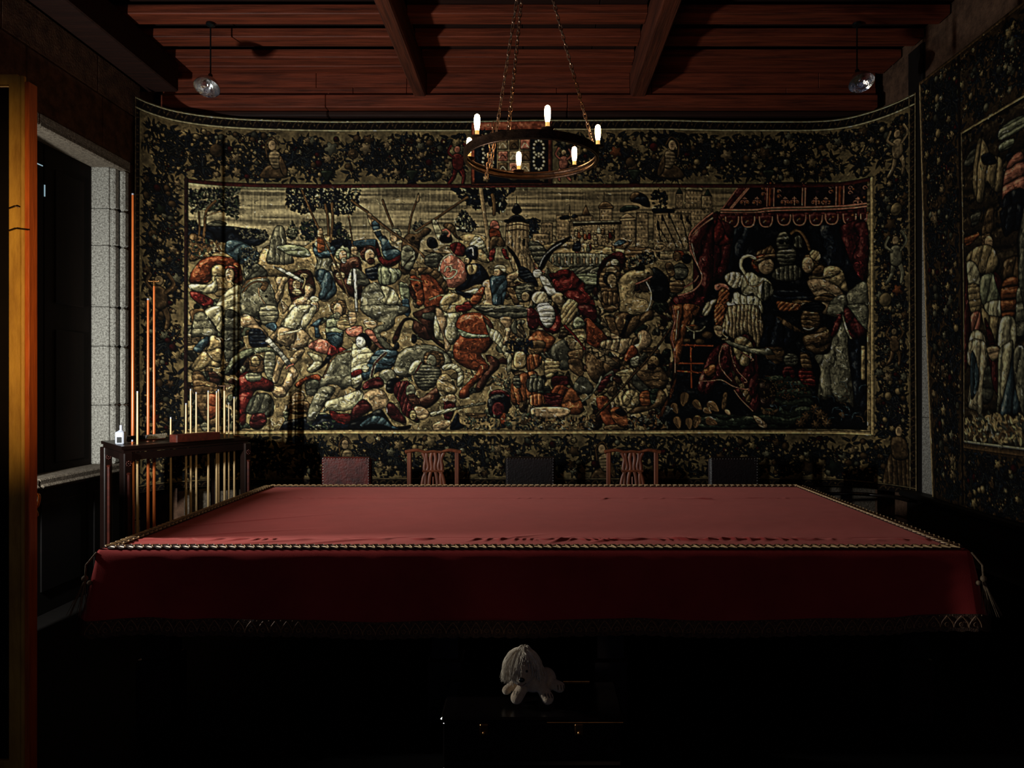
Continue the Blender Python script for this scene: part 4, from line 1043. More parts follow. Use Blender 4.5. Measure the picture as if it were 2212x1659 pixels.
for x in (600, 745, 1080, 1190, 1450, 1570, 1955):
    scroll(x, 320, .9, 1); scroll(x, 320, .9, -1); cv.line([P6(x, 350), P6(x, 250)], 1.4, 'p', ol=0); cv.line([P6(x - 20, 272), P6(x, 262), P6(x + 20, 272)], 2, 'p', ol=0)
for x, y in ((815, 150), (815, 220), (1000, 130), (1000, 190), (1000, 250), (1625, 130), (1625, 190), (1860, 140), (1860, 200), (2035, 140)): scroll(x + 30, y, .8, 1)
# scalloped valance
xs = [270, 370, 560, 770, 985, 1170, 1370, 1560, 1775, 1985]
cv.fill([P6(330, 445), P6(2060, 375), P6(2060, 480), P6(330, 520)], 'R', sharp=True, fold=14, ang=0)
for i, x in enumerate(xs):
    x2 = x + 160 if i < 9 else 2066; y0 = 500 if 0 < i < 4 else 480 - (i > 6) * 14
    cv.fill([P6(x, y0 - 20), P6(x2, y0 - 24), P6(x2 - 6, y0 + 60), P6(x2 - 40, y0 + 105), P6(x + 40, y0 + 105), P6(x + 6, y0 + 60)], 'R', ol=0)
    cv.line([P6(x + 4, y0 - 10), P6(x + 10, y0 + 60), P6(x + 45, y0 + 105), P6(x2 - 45, y0 + 105), P6(x2 - 10, y0 + 60), P6(x2 - 4, y0 - 10)], 2.6, 'p', ol=.3)
    cv.polar(*P6((x + x2) / 2, y0 + 40), 3.4, 'o', 3, .4, 1, ol=.2); cv.line([P6(x + 50, y0 + 60), P6(x + 66, y0 + 40)], 1.2, 'l', ol=0)
SPD = '''
F 6 R f=34 a=20 m=.5 v=1.3 | 0,700 120,560 270,420 330,520 460,600 470,700 420,1000 380,1200 250,1310 180,1340 100,1659 0,1659
F 6 r f=30 a=20 m=.6 v=1.3 | 140,560 300,520 380,700 440,800 300,830 170,760
F 4 R f=34 a=10 m=.5 v=1.3 | 2212,470 2000,640 1925,730 1930,860 1990,1040 2050,1130 2080,1250 1980,1370 1740,1450 1695,1560 1700,1659 2050,1659 2140,1400 2170,1330 2212,1260
L 4 p w=17 | 2212,440 2080,540 1960,660 1925,740
L 4 p w=14 | 2212,500 2100,580 1975,690
L 4 p w=16 | 1930,740 1950,880 2000,1000 2060,1120 2085,1200 2060,1290 1960,1380 1800,1430
L 4 l w=8 ol=0 | 1960,800 1990,940 2030,1050
L 4 p w=12 | 1870,1330 1990,1260 2040,1190
F 5 o f=26 a=10 m=.5 v=1.3 | 1700,0 2050,0 1960,200 1890,330 1850,520 1800,760 1760,960 1680,1180 1530,1460 1500,1440 1650,1140 1730,920 1745,640 1700,380 1740,200
L 5 p w=13 | 1730,0 1760,180 1720,360 1760,560 1760,800
L 5 l w=8 ol=0 | 1800,60 1780,260 1770,420
F 6 R f=34 a=10 m=.4 | 1740,610 2062,560 2062,1260 1960,1200 1860,1020 1790,820
F 6 G f=9 m=.6 | 970,780 1010,690 1080,670 1130,740 1120,860 1000,880
F 6 G f=8 m=.6 | 990,900 1180,880 1210,960 1160,1060 1040,1080 980,1000
F 6 G f=9 a=0 m=.6 | 1010,1090 1240,1080 1270,1220 1140,1260 990,1250 920,1190
L 6 d w=30 | 1150,690 1210,650 1280,690 1340,790 1370,880
F 6 G f=7 a=0 m=.6 | 1180,760 1240,710 1290,780 1280,860 1190,850
E 6 N f=6 | 1035,790 34,30
E 6 N f=6 | 1110,790 30,30
F 6 n f=16 m=.6 | 940,1380 1200,1370 1420,1440 1300,1490 980,1470
F 6 d f=22 m=.4 | 1180,1480 1420,1500 1440,1560 1200,1560
F 6 g f=34 m=.25 | 1820,1400 1900,1340 1950,1290 2060,1285 2060,1659 1900,1659 1840,1560
F 7 g f=34 m=.25 | 1800,0 2060,0 2060,300 2030,300 1900,100
F 6 d f=8 a=20 m=.5 | 720,960 760,900 840,870 905,830 960,900 950,960 860,950 790,1010
H 6 f d=1 h=b | 840,1070 115,110
F 6 d f=8 m=.5 | 700,1020 780,980 870,940 960,930 960,990 840,1000 740,1070
L 6 c w=34 | 720,985 640,955 570,990 555,1080 600,1160
F 6 l f=10 a=10 m=.5 | 360,1210 430,1150 520,1150 600,1200 570,1300 500,1350 420,1310
F 6 p | 240,1310 300,1280 390,1300 420,1370 330,1350 270,1370
F 6 c f=22 a=20 m=.3 | 590,1190 680,1150 760,1200 860,1230 930,1320 900,1430 840,1500 720,1470 700,1400 620,1430 560,1380
F 6 G f=10 a=0 m=.7 | 820,1260 920,1310 940,1400 850,1490 800,1460
F 6 c f=11 a=0 m=.5 | 480,1390 600,1430 740,1440 800,1520 790,1659 420,1659 440,1540
L 6 y w=14 | 600,1200 660,1310 760,1310 820,1240
F 6 o f=7 a=45 m=.6 | 320,1330 420,1380 410,1500 350,1659 240,1659 270,1500
F 6 o f=7 a=45 m=.6 | 980,1500 1120,1510 1270,1535 1270,1595 1100,1620 1000,1600
F 6 f f=12 | 1260,1540 1340,1510 1400,1560 1340,1600
F 6 l f=14 a=20 m=.5 | 150,1520 280,1465 220,1560 160,1659 90,1659
F 6 l f=14 a=70 m=.5 | 400,1500 620,1580 740,1659 560,1659 420,1580
H 6 f d=-1 h=d | 1360,1060 90,105
F 6 y f=9 a=30 m=.4 | 1370,930 1420,880 1490,920 1500,1000 1450,1020 1390,980
F 6 d f=22 | 1400,1150 1520,1050 1560,1180 1430,1210
F 6 y f=20 a=60 m=.5 | 1380,1190 1520,1200 1550,1100 1640,1075 1760,1110 1810,1260 1840,1380 1780,1370 1640,1280 1500,1260 1370,1240
F 6 f f=26 m=.3 | 1340,1260 1500,1230 1660,1290 1760,1370 1800,1500 1700,1560 1540,1659 1500,1480 1420,1420
F 6 d f=12 m=.5 | 1420,1470 1560,1400 1680,1440 1640,1500 1500,1500
F 6 g f=26 m=.25 | 1640,1480 1800,1420 1800,1659 1580,1659
E 6 N f=6 | 1430,1580 120,80
F 7 t f=7 a=0 m=.6 v=1.2 | 430,0 740,0 800,150 830,240 790,480 730,500 690,380 600,330 480,400 320,250 380,90
F 7 o f=6 a=45 m=.6 | 250,0 370,0 340,230 250,230
F 7 f f=16 | 235,240 330,250 350,330 310,390 250,330
F 7 n f=30 a=10 m=.6 | 820,120 1000,130 1280,320 1300,400 1150,450 1040,520 780,500 840,260
F 7 d f=26 a=10 m=.5 | 1000,130 1260,290 1310,330 1180,300 1040,220
F 7 d f=22 m=.4 | 780,510 1040,500 1060,640 980,700 830,600
F 7 R f=22 a=20 m=.6 v=1.3 | 200,560 300,470 400,440 500,400 620,340 700,400 740,500 760,740 790,1000 820,1180 780,1280 700,1270 560,1120 420,900 330,880 160,1060 60,1030 35,930 110,760
F 7 y f=20 a=20 m=.5 | 480,400 600,370 700,480 690,620 640,720 540,700 470,520
F 7 o f=16 a=60 m=.6 | 120,760 240,700 260,820 160,860
F 7 d f=14 a=30 m=.6 | 440,760 560,900 680,1100 640,1160 520,960
L 7 p w=11 | 340,480 300,620 330,760 450,900
L 7 p w=11 | 430,470 460,640 520,780 630,900 600,920
L 7 p w=11 | 60,900 180,900 330,890 460,960 600,1000 660,990
L 7 p w=10 | 480,1010 560,1120 700,1260
L 7 p w=10 | 560,560 700,640 680,660
S 7 g f=30 m=.2 v=1.4 | 340,390 500,450 700,510 900,510 965,590 760,590 560,540 400,460
L 7 t w=14 | 370,270 340,330 400,390 340,400
F 7 d f=9 m=.5 v=1.4 | 1270,120 1340,60 1470,80 1500,200 1450,290 1350,330 1280,260
L 7 k w=10 ol=0 | 1310,160 1350,150
L 7 k w=10 ol=0 | 1400,150 1450,160
L 7 l w=12 ol=.4 | 1300,270 1360,290 1420,265
E 7 N f=6 | 1420,20 150,60
F 7 d f=22 a=70 m=.5 v=1.3 | 1290,370 1400,340 1560,250 1640,400 1610,520 1540,580 1430,570 1320,500
F 7 g f=26 a=5 m=.35 v=1.2 | 1430,600 1600,570 1640,420 1730,260 1800,150 1830,380 1850,560 1880,800 1900,1200 1830,1160 1700,1150 1680,1100 1600,1110 1480,1120 1480,950 1500,760
F 7 n f=26 a=5 m=.5 | 1830,380 1960,400 1990,600 2000,900 2060,1210 1930,1190 1880,900
F 7 R f=30 a=10 m=.5 v=1.3 | 1790,0 1870,60 1950,180 2060,310 2000,370 1890,410 1850,320 1790,160
F 7 l f=20 a=5 | 1760,60 1790,160 1850,340 1890,400 1840,380 1780,220
F 7 R f=20 | 1700,150 1760,90 1720,300 1620,380
S 7 y f=30 | 1990,480 2035,480 2035,890 1990,890
E 7 G f=6 | 1150,650 90,80
L 7 k w=10 ol=0 | 1090,640 1150,620 1150,680 1220,660
F 7 R f=9 m=.5 | 1060,740 1180,740 1190,870 1140,860 1120,780 1090,860 1050,850
F 7 r f=7 m=.7 | 1240,780 1380,740 1440,900 1430,970 1280,930
F 7 d f=9 m=.5 | 1260,560 1360,600 1400,760 1280,740
F 7 z f=30 | 780,890 930,920 980,1040 960,1140 1060,1200 900,1230 780,1180
F 7 d f=20 | 800,1210 900,1270 1010,1220 960,1300 820,1290
F 7 f | 360,1240 420,1250 440,1310 390,1300
F 7 d | 350,1060 400,1050 380,1230 330,1230
F 7 f f=16 | 700,1320 770,1330 870,1420 850,1460 780,1450
F 7 d | 1720,1290 1780,1270 1790,1350 1740,1320
'''
run(cv, SPD, T)
P7 = lambda x, y: (1500 + x / Z, 660 + y / Z)
rs = random.Random(77)
for x, y, r_ in ((-120, 1120, 15), (40, 1190, 13), (230, 1210, 15), (30, 1390, 14), (210, 1390, 14), (-230, 1230, 12), (-200, 1400, 13), (-60, 1410, 12), (160, 1260, 10)):
    cv.leaf(*cv.tf(P7(x, y)), r_, r_ * .55, rs.uniform(-1, 1) + 1.2, 'd', 'z', .6)
for x, y in ((1270, 1400), (1440, 1230), (1450, 1420), (1540, 1330), (1330, 1330), (1580, 1400), (1500, 1290)): cv.polar(*cv.tf(P7(x, y)), 11, 'd', 7, .6, rs.random() * 6, veins=1)
for i in range(34):
    x, y = rs.uniform(820, 2030), rs.uniform(900, 1450) if rs.random() < .7 else rs.uniform(1250, 1460); g_ = rs.choice((-1, 1))
    cv.line([P7(x, y), P7(x + g_ * 20, y - 60), P7(x + g_ * 80, y - 70)], 1.3, 'u' if rs.random() < .5 else 'd', ol=0)
for i in range(90):
    x, y = rs.uniform(820, 1350), rs.uniform(900, 1120); cv.polar(*cv.tf(P7(x, y)), 1.8, 'd', 1, 0, 0, ol=.3)
# still life table in front of the tent
for a in ((1840, 470, 2212, 480), (1790, 780, 2080, 800), (1950, 500, 1960, 980), (1810, 690, 2100, 690)): cv.line([(1140 + a[0] / Z, 660 + a[1] / Z), (1140 + a[2] / Z, 660 + a[3] / Z)], 3, 'b', ol=.5)
for x, y, r_, c in ((1980, 260, 11, 'o'), (2010, 270, 9, 'd'), (1940, 268, 8, 'd'), (2150, 350, 12, 'd'), (2060, 430, 10, 'd'), (1900, 420, 8, 'd')): cv.polar(*cv.tf((1140 + x / Z, 660 + y / Z)), r_, c, 1, 0, 0, flat=.6)
P5 = lambda x, y: (1140 + x / Z, 660 + y / Z)
cv.line([P5(1900, 250), P5(1960, 300), P5(2060, 300), P5(2120, 250)], 2.4, 'g', ol=.5); cv.line([P5(1990, 310), P5(1990, 390)], 3, 'g', ol=.5)
foliage(cv, [P5(a, b) for a, b in [(0, 1340), (600, 1350), (800, 1300), (800, 1480), (0, 1480)]], 110, 41, 'nNdG', 'yd', 4, .3)
foliage(cv, [P5(a, b) for a, b in [(1200, 1340), (1500, 1300), (1700, 1380), (1700, 1470), (1200, 1480)]], 90, 42, 'nNdG', 'd', 4, .25)
P3 = lambda x, y: (760 + x / Z, 660 + y / Z)
foliage(cv, [P3(a, b) for a, b in [(1350, 1350), (2212, 1250), (2212, 1480), (1350, 1480)]], 150, 43, 'nNvG', 'yd', 4, .3)
foliage(cv, [P3(a, b) for a, b in [(1680, 860), (1760, 820), (1900, 860), (1880, 980), (1700, 960)]], 60, 44, 'dvG', 'y', 3.4, .5)
foliage(cv, [P3(a, b) for a, b in [(1370, 780), (1500, 780), (1420, 900), (1350, 880)]], 40, 45, 'dyv', 'y', 3, .5)
for i in range(16):
    a = i / 16 * 6.28; cv.line([P3(2020, 450), P3(2020 + 150 * math.cos(a), 450 + 110 * math.sin(a))], 1.5, 'n', ol=0)
foliage(cv, [P3(a, b) for a, b in [(1850, 420), (2180, 400), (2150, 540), (1850, 560)]], 34, 46, 'nN', 's', 5, .1)
foliage(cv, [(380 + a / Z, 660 + b / Z) for a, b in [(1380, 1400), (1900, 1380), (1900, 1480), (1300, 1480)]], 60, 47, 'nNv', 'sy', 3.6, .4)
hatch(cv, 12000, 5, IXL, IYT + 110, IXR, IYB, k=(.3, .45, .6, 1.4, 1.7))
# mounting bands around the scene and the armorial cartouche
cv.tf = ID
cv.line([(IXL - 1, IYT), (IXR, IYT)], 8, np.array((84, 36, 30)) / 255, ol=.9, smooth=False)
cv.line([(IXL - 1, IYT - 3), (IXL - 1, IYB)], 7, np.array((60, 38, 34)) / 255, ol=.9, smooth=False)
cv.line([(IXL, IYB), (IXR + 2, IYB)], 7, 'y', ol=.8, smooth=False); cv.line([(IXR, IYT), (IXR, IYB)], 6, 'y', ol=.8, smooth=False)
cv.fill([(1018, CYT + 4), (1193, CYT + 4), (1193, 401), (1018, 401)], np.array((140, 76, 52)) / 255, sharp=True)
cv.fill([(1025, CYT + 22), (1184, CYT + 22), (1184, 396), (1025, 396)], 'n', sharp=True, var=.3)
flora(cv, 1030, CYT + 20, 1180, 306, 50, 61, scale=.7)
cv.fill([(1073, 298), (1147, 298), (1147, 376), (1110, 392), (1073, 376)], 't', sharp=True)
for i in range(3):
    for j in range(3):
        x, y = 1076 + i * 24, 302 + j * 25; cv.fill([(x, y), (x + 21, y), (x + 21, y + 22), (x, y + 22)], 'tdp'[(i + 2 * j) % 3], sharp=True)
        cv.line([(x + 3, y + 17), (x + 10, y + 8), (x + 18, y + 17)], 2, 'z' if (i + j) % 2 else 'l', ol=0)
for x in (1054, 1164):
    for y in (322, 350):
        for a in range(12):
            t = a / 12 * 6.28; cv.polar(x + 11 * math.cos(t), y + 17 * math.sin(t), 3.4, 'l' if a % 2 else 'c', 1, 0, 0)
for x in (1050, 1172): cv.polar(x, 386, 8, 't', 5, .3, 0)
hatch(cv, 4000, 6, rng=(3, 8)); grade(cv)
# ------- mesh
def wavy(gx, gy):
    al = (gx - VX) / PPM; z = CH + (VY - gy) / PPM
    X = np.interp(al, AL, PX); Yv = np.interp(al, AL, PY)
    Yv = Yv - .012 * np.sin(al * 2.1 + z) * (.3 + .7 * (4.1 - z) / 3.4) - .006 * np.sin(al * 5.3 + 2)
    z = z + .010 * np.sin(al * 1.7 + .6) * np.clip((z - 3.2) / .8, 0, 1)
    return np.stack([X, Yv, z], -1)
tap = thing('tapestry', 'large woven tapestry of a cavalry battle and a tent, hanging on the far wall', 'tapestry', (0, 0, 0))
tapestry_mesh('woven_cloth', cv, 1.35, wavy, CXL, CXR, CYT, CYB, tapestry_mat('tapestry_weave'), tap)
# ---------------------------------------------------------------- narrower view of a second tapestry on the right wall
S2 = 230.0; RX = 3.11
def p2c(p):
    Y = RX * F / max(p[0] - VX, 700); return ((5.86 - Y) * S2, (4.03 - (CH - (p[1] - VY) * Y / F)) * S2)
c2 = Canvas(int(2.75 * S2), int(3.36 * S2), 0, 0, 9)
c2.n1 *= .6; c2.n3 *= .4
c2.im[:] = K['d'] * .8; c2.im *= (1 + .4 * c2.n1 + .3 * c2.n2)[..., None]
XB = p2c((2074, 800))[0]; YBt = (4.03 - 3.42) * S2; YBb = p2c((2100, 955))[1]
flora(c2, 10, 8, XB - 8, 3.32 * S2, 260, 91, scale=1.15); flora(c2, 10, 8, c2.W - 4, YBt, 260, 92); flora(c2, XB, YBb + 12, c2.W - 4, 3.34 * S2, 260, 93)
c2.fill([(XB, YBt), (c2.W, YBt), (c2.W, YBb), (XB, YBb)], np.array((74, 60, 40)) / 255, sharp=True, vol=0, fold=30)
foliage(c2, [(XB, YBt), (c2.W, YBt), (c2.W, 330), (XB, 330)], 420, 94, 'NnNk', 'ddyv', 6, .4)
c2.tf = p2c
T2 = {0: (1750, 440, 4.78), 1: (1750, 740, 4.78), 2: (1700, 100, 4.32)}
SPE = '''
F 2 s f=9 m=.5 | 2000,760 2209,640 2209,760 1990,880
F 2 s f=9 m=.5 | 2000,900 2120,860 2100,940 1980,980
F 2 G f=20 | 1690,1000 1760,960 1740,1100 1640,1120
F 2 y f=20 a=10 m=.5 | 1720,1260 1760,950 1800,850 1860,920 1900,1010 2010,1060 2010,1330 1930,1350 1860,1260 1830,1440 1760,1450
F 2 n f=16 | 1810,1020 1900,1000 1960,1080 1880,1110 1820,1090
E 2 n f=6 | 2100,1040 60,50
F 2 p f=20 m=.5 | 2060,1100 2209,1000 2209,1480 2060,1500 2010,1420
F 2 n f=20 a=10 m=.5 | 2030,1400 2209,1330 2209,1600 2040,1600
F 0 n f=18 a=10 m=.5 | 1980,60 2209,0 2209,240 2100,290 2020,340 1980,200
F 0 d f=20 | 1830,60 1900,40 1880,300 1760,330
F 0 G f=12 m=.5 | 1640,130 1750,60 1740,180 1660,240
F 0 o f=9 m=.5 | 1570,360 1700,310 1740,330 1640,420 1580,440
H 0 f d=1 h=d | 1840,400 60,80
F 0 y f=22 a=30 m=.4 v=1.2 | 1580,590 1640,490 1770,430 1880,440 1950,560 1960,650 1880,720 1740,720 1640,640
F 0 c f=20 a=60 m=.3 | 1590,620 1680,610 1740,720 1740,860 1620,860
F 0 y f=9 m=.35 | 1600,850 1740,860 1750,1100 1640,1130
F 0 s f=26 a=20 m=.35 v=1.3 | 1750,780 1900,720 1970,830 1990,980 1930,1080 1780,1050
F 0 R f=22 a=10 | 1900,700 1990,780 1990,960 1950,900
F 0 c f=20 a=10 m=.4 | 1800,1040 1990,1000 1960,1200 1860,1180
F 0 p f=20 a=30 m=.5 | 1640,1150 1750,1120 1740,1330 1700,1370 1620,1290
F 0 y f=22 a=10 m=.5 | 1760,1080 1860,1150 1990,1190 1940,1400 1900,1480 1830,1380
F 0 R f=20 | 1800,1180 1900,1350 1920,1500 1860,1480
F 0 R f=16 a=5 m=.6 | 1550,620 1590,700 1610,1000 1640,1300 1600,1659 1550,1659
F 0 l f=22 a=5 m=.35 | 1640,1340 1780,1330 1830,1500 1830,1659 1600,1659
F 0 d f=20 a=10 m=.4 | 1990,640 2060,560 2209,540 2209,780 2050,760 1990,800
F 0 o f=16 m=.6 | 1990,830 2140,760 2150,1000 2100,1180 1990,1180
F 0 g f=22 m=.4 | 2140,900 2209,860 2209,1340 2120,1340 2130,1080
F 0 c f=26 a=10 m=.4 | 1990,1180 2110,1180 2130,1400 2060,1659 1960,1659 1950,1400
F 0 f f=14 | 1840,1490 1960,1470 1960,1560 1880,1600
F 1 l f=24 a=5 m=.4 v=1.2 | 1610,0 1810,0 1830,260 1790,500 1770,760 1700,700 1600,640 1640,300
F 1 u f=20 a=5 m=.5 | 1640,120 1700,160 1740,420 1640,580
F 1 G f=20 | 1800,300 1880,260 1900,560 1790,620
F 1 R f=20 a=5 m=.4 | 1850,60 1960,60 1970,300 1960,540 1900,440
F 1 f f=14 | 1830,60 1950,40 1970,130 1890,190
F 1 c f=22 a=5 m=.4 | 1960,100 2050,0 2100,0 2060,300 2000,560 1930,800 1950,500
F 1 u f=22 a=10 m=.5 v=1.2 | 2100,0 2110,400 2170,700 2000,780 1960,760 2010,520 2070,260
F 1 g f=22 a=10 m=.4 | 2110,80 2209,80 2209,740 2170,700 2110,400
'''
run(c2, SPE, T2)
foliage(c2, [(1750 + a / 4.78, 740 + b / 4.78) for a, b in [(1555, 800), (1800, 740), (2209, 760), (2209, 1040), (1555, 990)]], 260, 95, 'yydG', 'yc', 6.5, .4)
c2.tf = ID
c2.fill([(XB + 100 + 60, 300), (c2.W, 260), (c2.W, YBb - 30), (XB + 230, YBb - 60)], 'G', fold=26, ang=5, amp=.5)
for w_, cc in ((9, 'd'), (3, 'c')):
    c2.line([(XB, YBb + (7 if w_ == 9 else 0)), (c2.W, YBb + (7 if w_ == 9 else 0))], w_, cc, ol=.6, smooth=False)
c2.line([(XB, YBt), (c2.W, YBt)], 4, 'y', ol=.7, smooth=False); c2.line([(XB, YBt), (XB, YBb)], 3, 't', ol=.7, smooth=False); c2.line([(XB - 5, 8), (XB - 5, 3.3 * S2)], 7, 'z', ol=.6, smooth=False)
c2.line([(3, 0), (3, c2.H)], 6, 't', ol=.5, smooth=False); c2.line([(0, 3), (c2.W, 3)], 5, 'd', ol=.5, smooth=False)
hatch(c2, 4500, 7, k=(.3, .45, .6, 1.4, 1.7)); grade(c2, gain=.8, loc=.45)
def side(gx, gy):
    Yv = 5.86 - gx / S2; z = 4.03 - gy / S2
    X = RX - .03 * np.sin(Yv * 5 + z) * np.clip((3.4 - z) / 2.5, 0.1, 1) * .5 - .03 * np.clip((1.2 - z), 0, 1) ** 2 * np.sin(Yv * 7)
    return np.stack([X, Yv - .17 * np.clip((4.03 - z) / 3.3, 0, 1) * np.clip(Yv - 4.9, 0, 1), z], -1)
tap2 = thing('tapestry', 'woven tapestry of standing robed figures, hanging on the right-hand wall', 'tapestry', (0, 0, 0))
tapestry_mesh('woven_cloth', c2, 1.5, side, 0, c2.W - 1, 0, c2.H - 1, tapestry_mat('tapestry_weave_side', .9), tap2)
# ---------------------------------------------------------------- room shell
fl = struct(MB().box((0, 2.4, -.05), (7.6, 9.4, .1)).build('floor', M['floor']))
# far wall: granite with a timber frieze of planks under the ceiling
wb = struct(MB().box((0, 7.02, 2.2), (7.8, .3, 4.6)).build('wall_back', M['stone_dark']))
yf = 6.62
for z0, z1, dy in ((4.225, 4.30, 0), (4.30, 4.44, .01)):
    xs = [-3.4, -1.66, -1.17, -.99, .2, .872, 1.07, 2.3, 3.12] if z0 < 4.29 else [-3.4, -2.0, -1.17, -.99, .872, 1.07, 2.6, 3.12]
    for a, b in zip(xs[:-1], xs[1:]):
        MB().bevbox(((a + b) / 2, yf + .12 + dy, (z0 + z1) / 2), (b - a - .004, .24, z1 - z0 - .003), .003).build('plank', M['ceil'], wb)
for a, b in ((-3.4, -1.9), (-1.9, .3), (.3, 3.12)):
    MB().bevbox(((a + b) / 2, yf + .09, 4.165), (b - a - .003, .26, .115), .006).build('plank', M['ceil'], wb)
    MB().bevbox(((a + b) / 2, yf + .13, 4.078), (b - a - .003, .2, .05), .012).build('plank', M['ceil_dark'], wb)
# granite courses that show below the far tapestry
for i in range(8):
    MB().bevbox((-2.9 + i * .82, 6.86, .32), (.815, .06, .62), .006).build('stone_block', M['stone'], wb)
# right wall: granite strip and panelling below the side tapestry
wr = struct(MB().box((3.36, 2.4, 2.25), (.3, 9.4, 4.55)).build('wall_right', M['stone_dark']))
for i, (z0, z1) in enumerate(((.7, 1.32), (1.32, 1.98), (1.98, 2.6), (2.6, 3.2), (3.2, 3.7), (3.7, 4.05))):
    MB().bevbox((3.20, 5.77, (z0 + z1) / 2), (.05, .34, z1 - z0 - .004), .004).build('stone_block', M['jamb'], wr)
struct(MB().bevbox((3.205, 6.06, 2.3), (.05, .22, 4.2), .004).build('shade_strip', M['wains_shade']))  # black strip added for the dark gap, shade put into its colour
struct(MB().bevbox((3.17, 2.6, .33), (.08, 7.0, .66), .01).bevbox((3.14, 2.6, .68), (.16, 7.0, .05), .012).build('trim_1', M['wains_shade']))
# ceiling: boards, joists and two big beams
cl = struct(MB().box((0, 2.6, 4.60), (7.6, 9.0, .1)).build('ceiling', M['ceil_dark']))
for k in range(19):
    y = 6.40 - k * .372
    for a, b in ((-3.4, -1.1), (-.985, .872), (1.01, 3.2)):
        MB().bevbox(((a + b) / 2, y, 4.4775), (b - a, .17, .075), .006).build('joist', M['ceil'], cl)
MB().bevbox((-.1, 6.575, 4.49), (6.6, .16, .10), .006).build('joist', M['ceil'], cl)
for k in range(12):      # boards over the joists
    y = 6.22 - k * .372
    for a, b in ((-.98, -.1), (-.1, .5), (.5, .87)):
        MB().bevbox(((a + b) / 2, y, 4.53), (b - a - .006, .215, .03), .003).build('ceiling_board', M['ceil_dark'], cl)
for a, b in ((-1.1, -.985), (.872, 1.01)):
    MB().bevbox(((a + b) / 2, 2.6, 4.35), (b - a, 8.2, .29), .012).build('ceiling_beam', M['beam'], cl)
struct(MB().bevbox((-3.32, 2.4, 4.3), (.35, 8.0, .26), .01).build('trim_2', M['ceil_dark']))
# left wall of granite blocks around a deep shuttered window
wl = struct(MB().box((-3.75, 2.2, 4.3), (.5, 9.0, .5)).box((-3.92, 2.2, 2.1), (.1, 9.0, 4.3)).build('wall_left', M['stone_dark']))
XW = -3.4; T_ = .34
def blk(y0, y1, z0, z1, m='stone_dark', x=XW, t=T_, e=.007):
    return MB().bevbox((x - t / 2, (y0 + y1) / 2, (z0 + z1) / 2), (t, y1 - y0 - .005, z1 - z0 - .005), e).build('stone_block', M[m], wl)
# upper courses
ys = [-1.9, -.3, 1.1, 2.5, 3.7, 4.62, 5.64, 6.25]
for a, b in zip(ys[:-1], ys[1:]): blk(a, b, 3.86, 4.16)
ys = [-1.9, -.6, .9, 2.3, 3.2, 4.2, 4.85, 5.70, 6.25]
for a, b in zip(ys[:-1], ys[1:]): blk(a, b, 3.45, 3.86)
zs = [0, .43, .88, 1.35, 1.82, 2.36, 2.84, 3.45]
for i, (a, b) in enumerate(zip(zs[:-1], zs[1:])):
    blk(6.06, 6.25, a, b)                                  # strip between window and corner
    for c, d in ((-1.9, -.6), (-.6, .9), (.9, 2.95)) if i % 2 else ((-1.9, -1.1), (-1.1, 1.2), (1.2, 2.95)): blk(c, d, a, b)
    for c, d in ((3.71, 4.2),) if i % 2 else ((3.71, 3.95), (3.95, 4.2)): blk(c, d, a, b)
for c, d in ((4.2, 4.9), (4.9, 5.5), (5.5, 6.06)):  # shade of the lower wall, put in as black panels below the sill
    MB().bevbox((XW - .05, (c + d) / 2, .43), (.1, d - c - .004, .86), .004).build('panel', M['wains_shade'], wl); MB().bevbox((XW - .004, (c + d) / 2, .46), (.02, d - c - .16, .62), .008).build('panel', M['wains_shade'], wl)
for c, d in ((2.95, 3.71),): blk(c, d, 0, .5); blk(c, d, .5, .92); blk(c, d, 2.5, 3.0); blk(c, d, 3.0, 3.45)
# window 1: granite jamb, moulded frame, closed shutters
w1 = holder('window_1')
zj = [.94, 1.42, 1.9, 2.22, 2.72, 3.02, 3.36]
for a, b in zip(zj[:-1], zj[1:]):
    MB().bevbox((-3.60, 5.93, (a + b) / 2), (.28, .09, b - a - .004), .004).build('jamb_stone', M['jamb'], w1)
    MB().bevbox((-3.445, 5.936, (a + b) / 2), (.05, .07, b - a - .004), .012).build('jamb_stone', M['jamb'], w1)
    MB().bevbox((-3.405, 6.005, (a + b) / 2), (.05, .075, b - a - .004), .016).build('jamb_stone', M['jamb'], w1)
for c, d in ((4.2, 4.95), (4.95, 6.06)):
    MB().bevbox((-3.56, (c + d) / 2, 3.40), (.36, d - c - .004, .09), .006).bevbox((-3.41, (c + d) / 2, 3.375), (.06, d - c - .004, .05), .016).build('lintel_stone', M['stone'], w1)
    MB().bevbox((-3.56, (c + d) / 2, .90), (.36, d - c - .004, .08), .01).bevbox((-3.40, (c + d) / 2, .885), (.07, d - c - .004, .045), .02).build('sill_stone', M['stone'], w1)
for c, d in ((4.2, 5.31), (5.32, 5.885)):
    sh = MB().bevbox((-3.62, (c + d) / 2, 2.15), (.04, d - c, 2.42), .004).build('shutter', M['shutter'], w1)
    for z in (1.5, 2.7): MB().bevbox((-3.597, (c + d) / 2, z), (.015, d - c - .22, 1.0), .006).build('shutter_panel', M['shutter'], sh)
for c_, d_ in (((-3.595, 5.315, 3.01), (.006, .006, .085)), ((-3.595, 5.25, 3.185), (.006, .085, .006)), ((-3.595, 5.17, .985), (.006, .08, .006))):
    MB().box(c_, d_).build('daylight_gap', M['daylight'], w1)
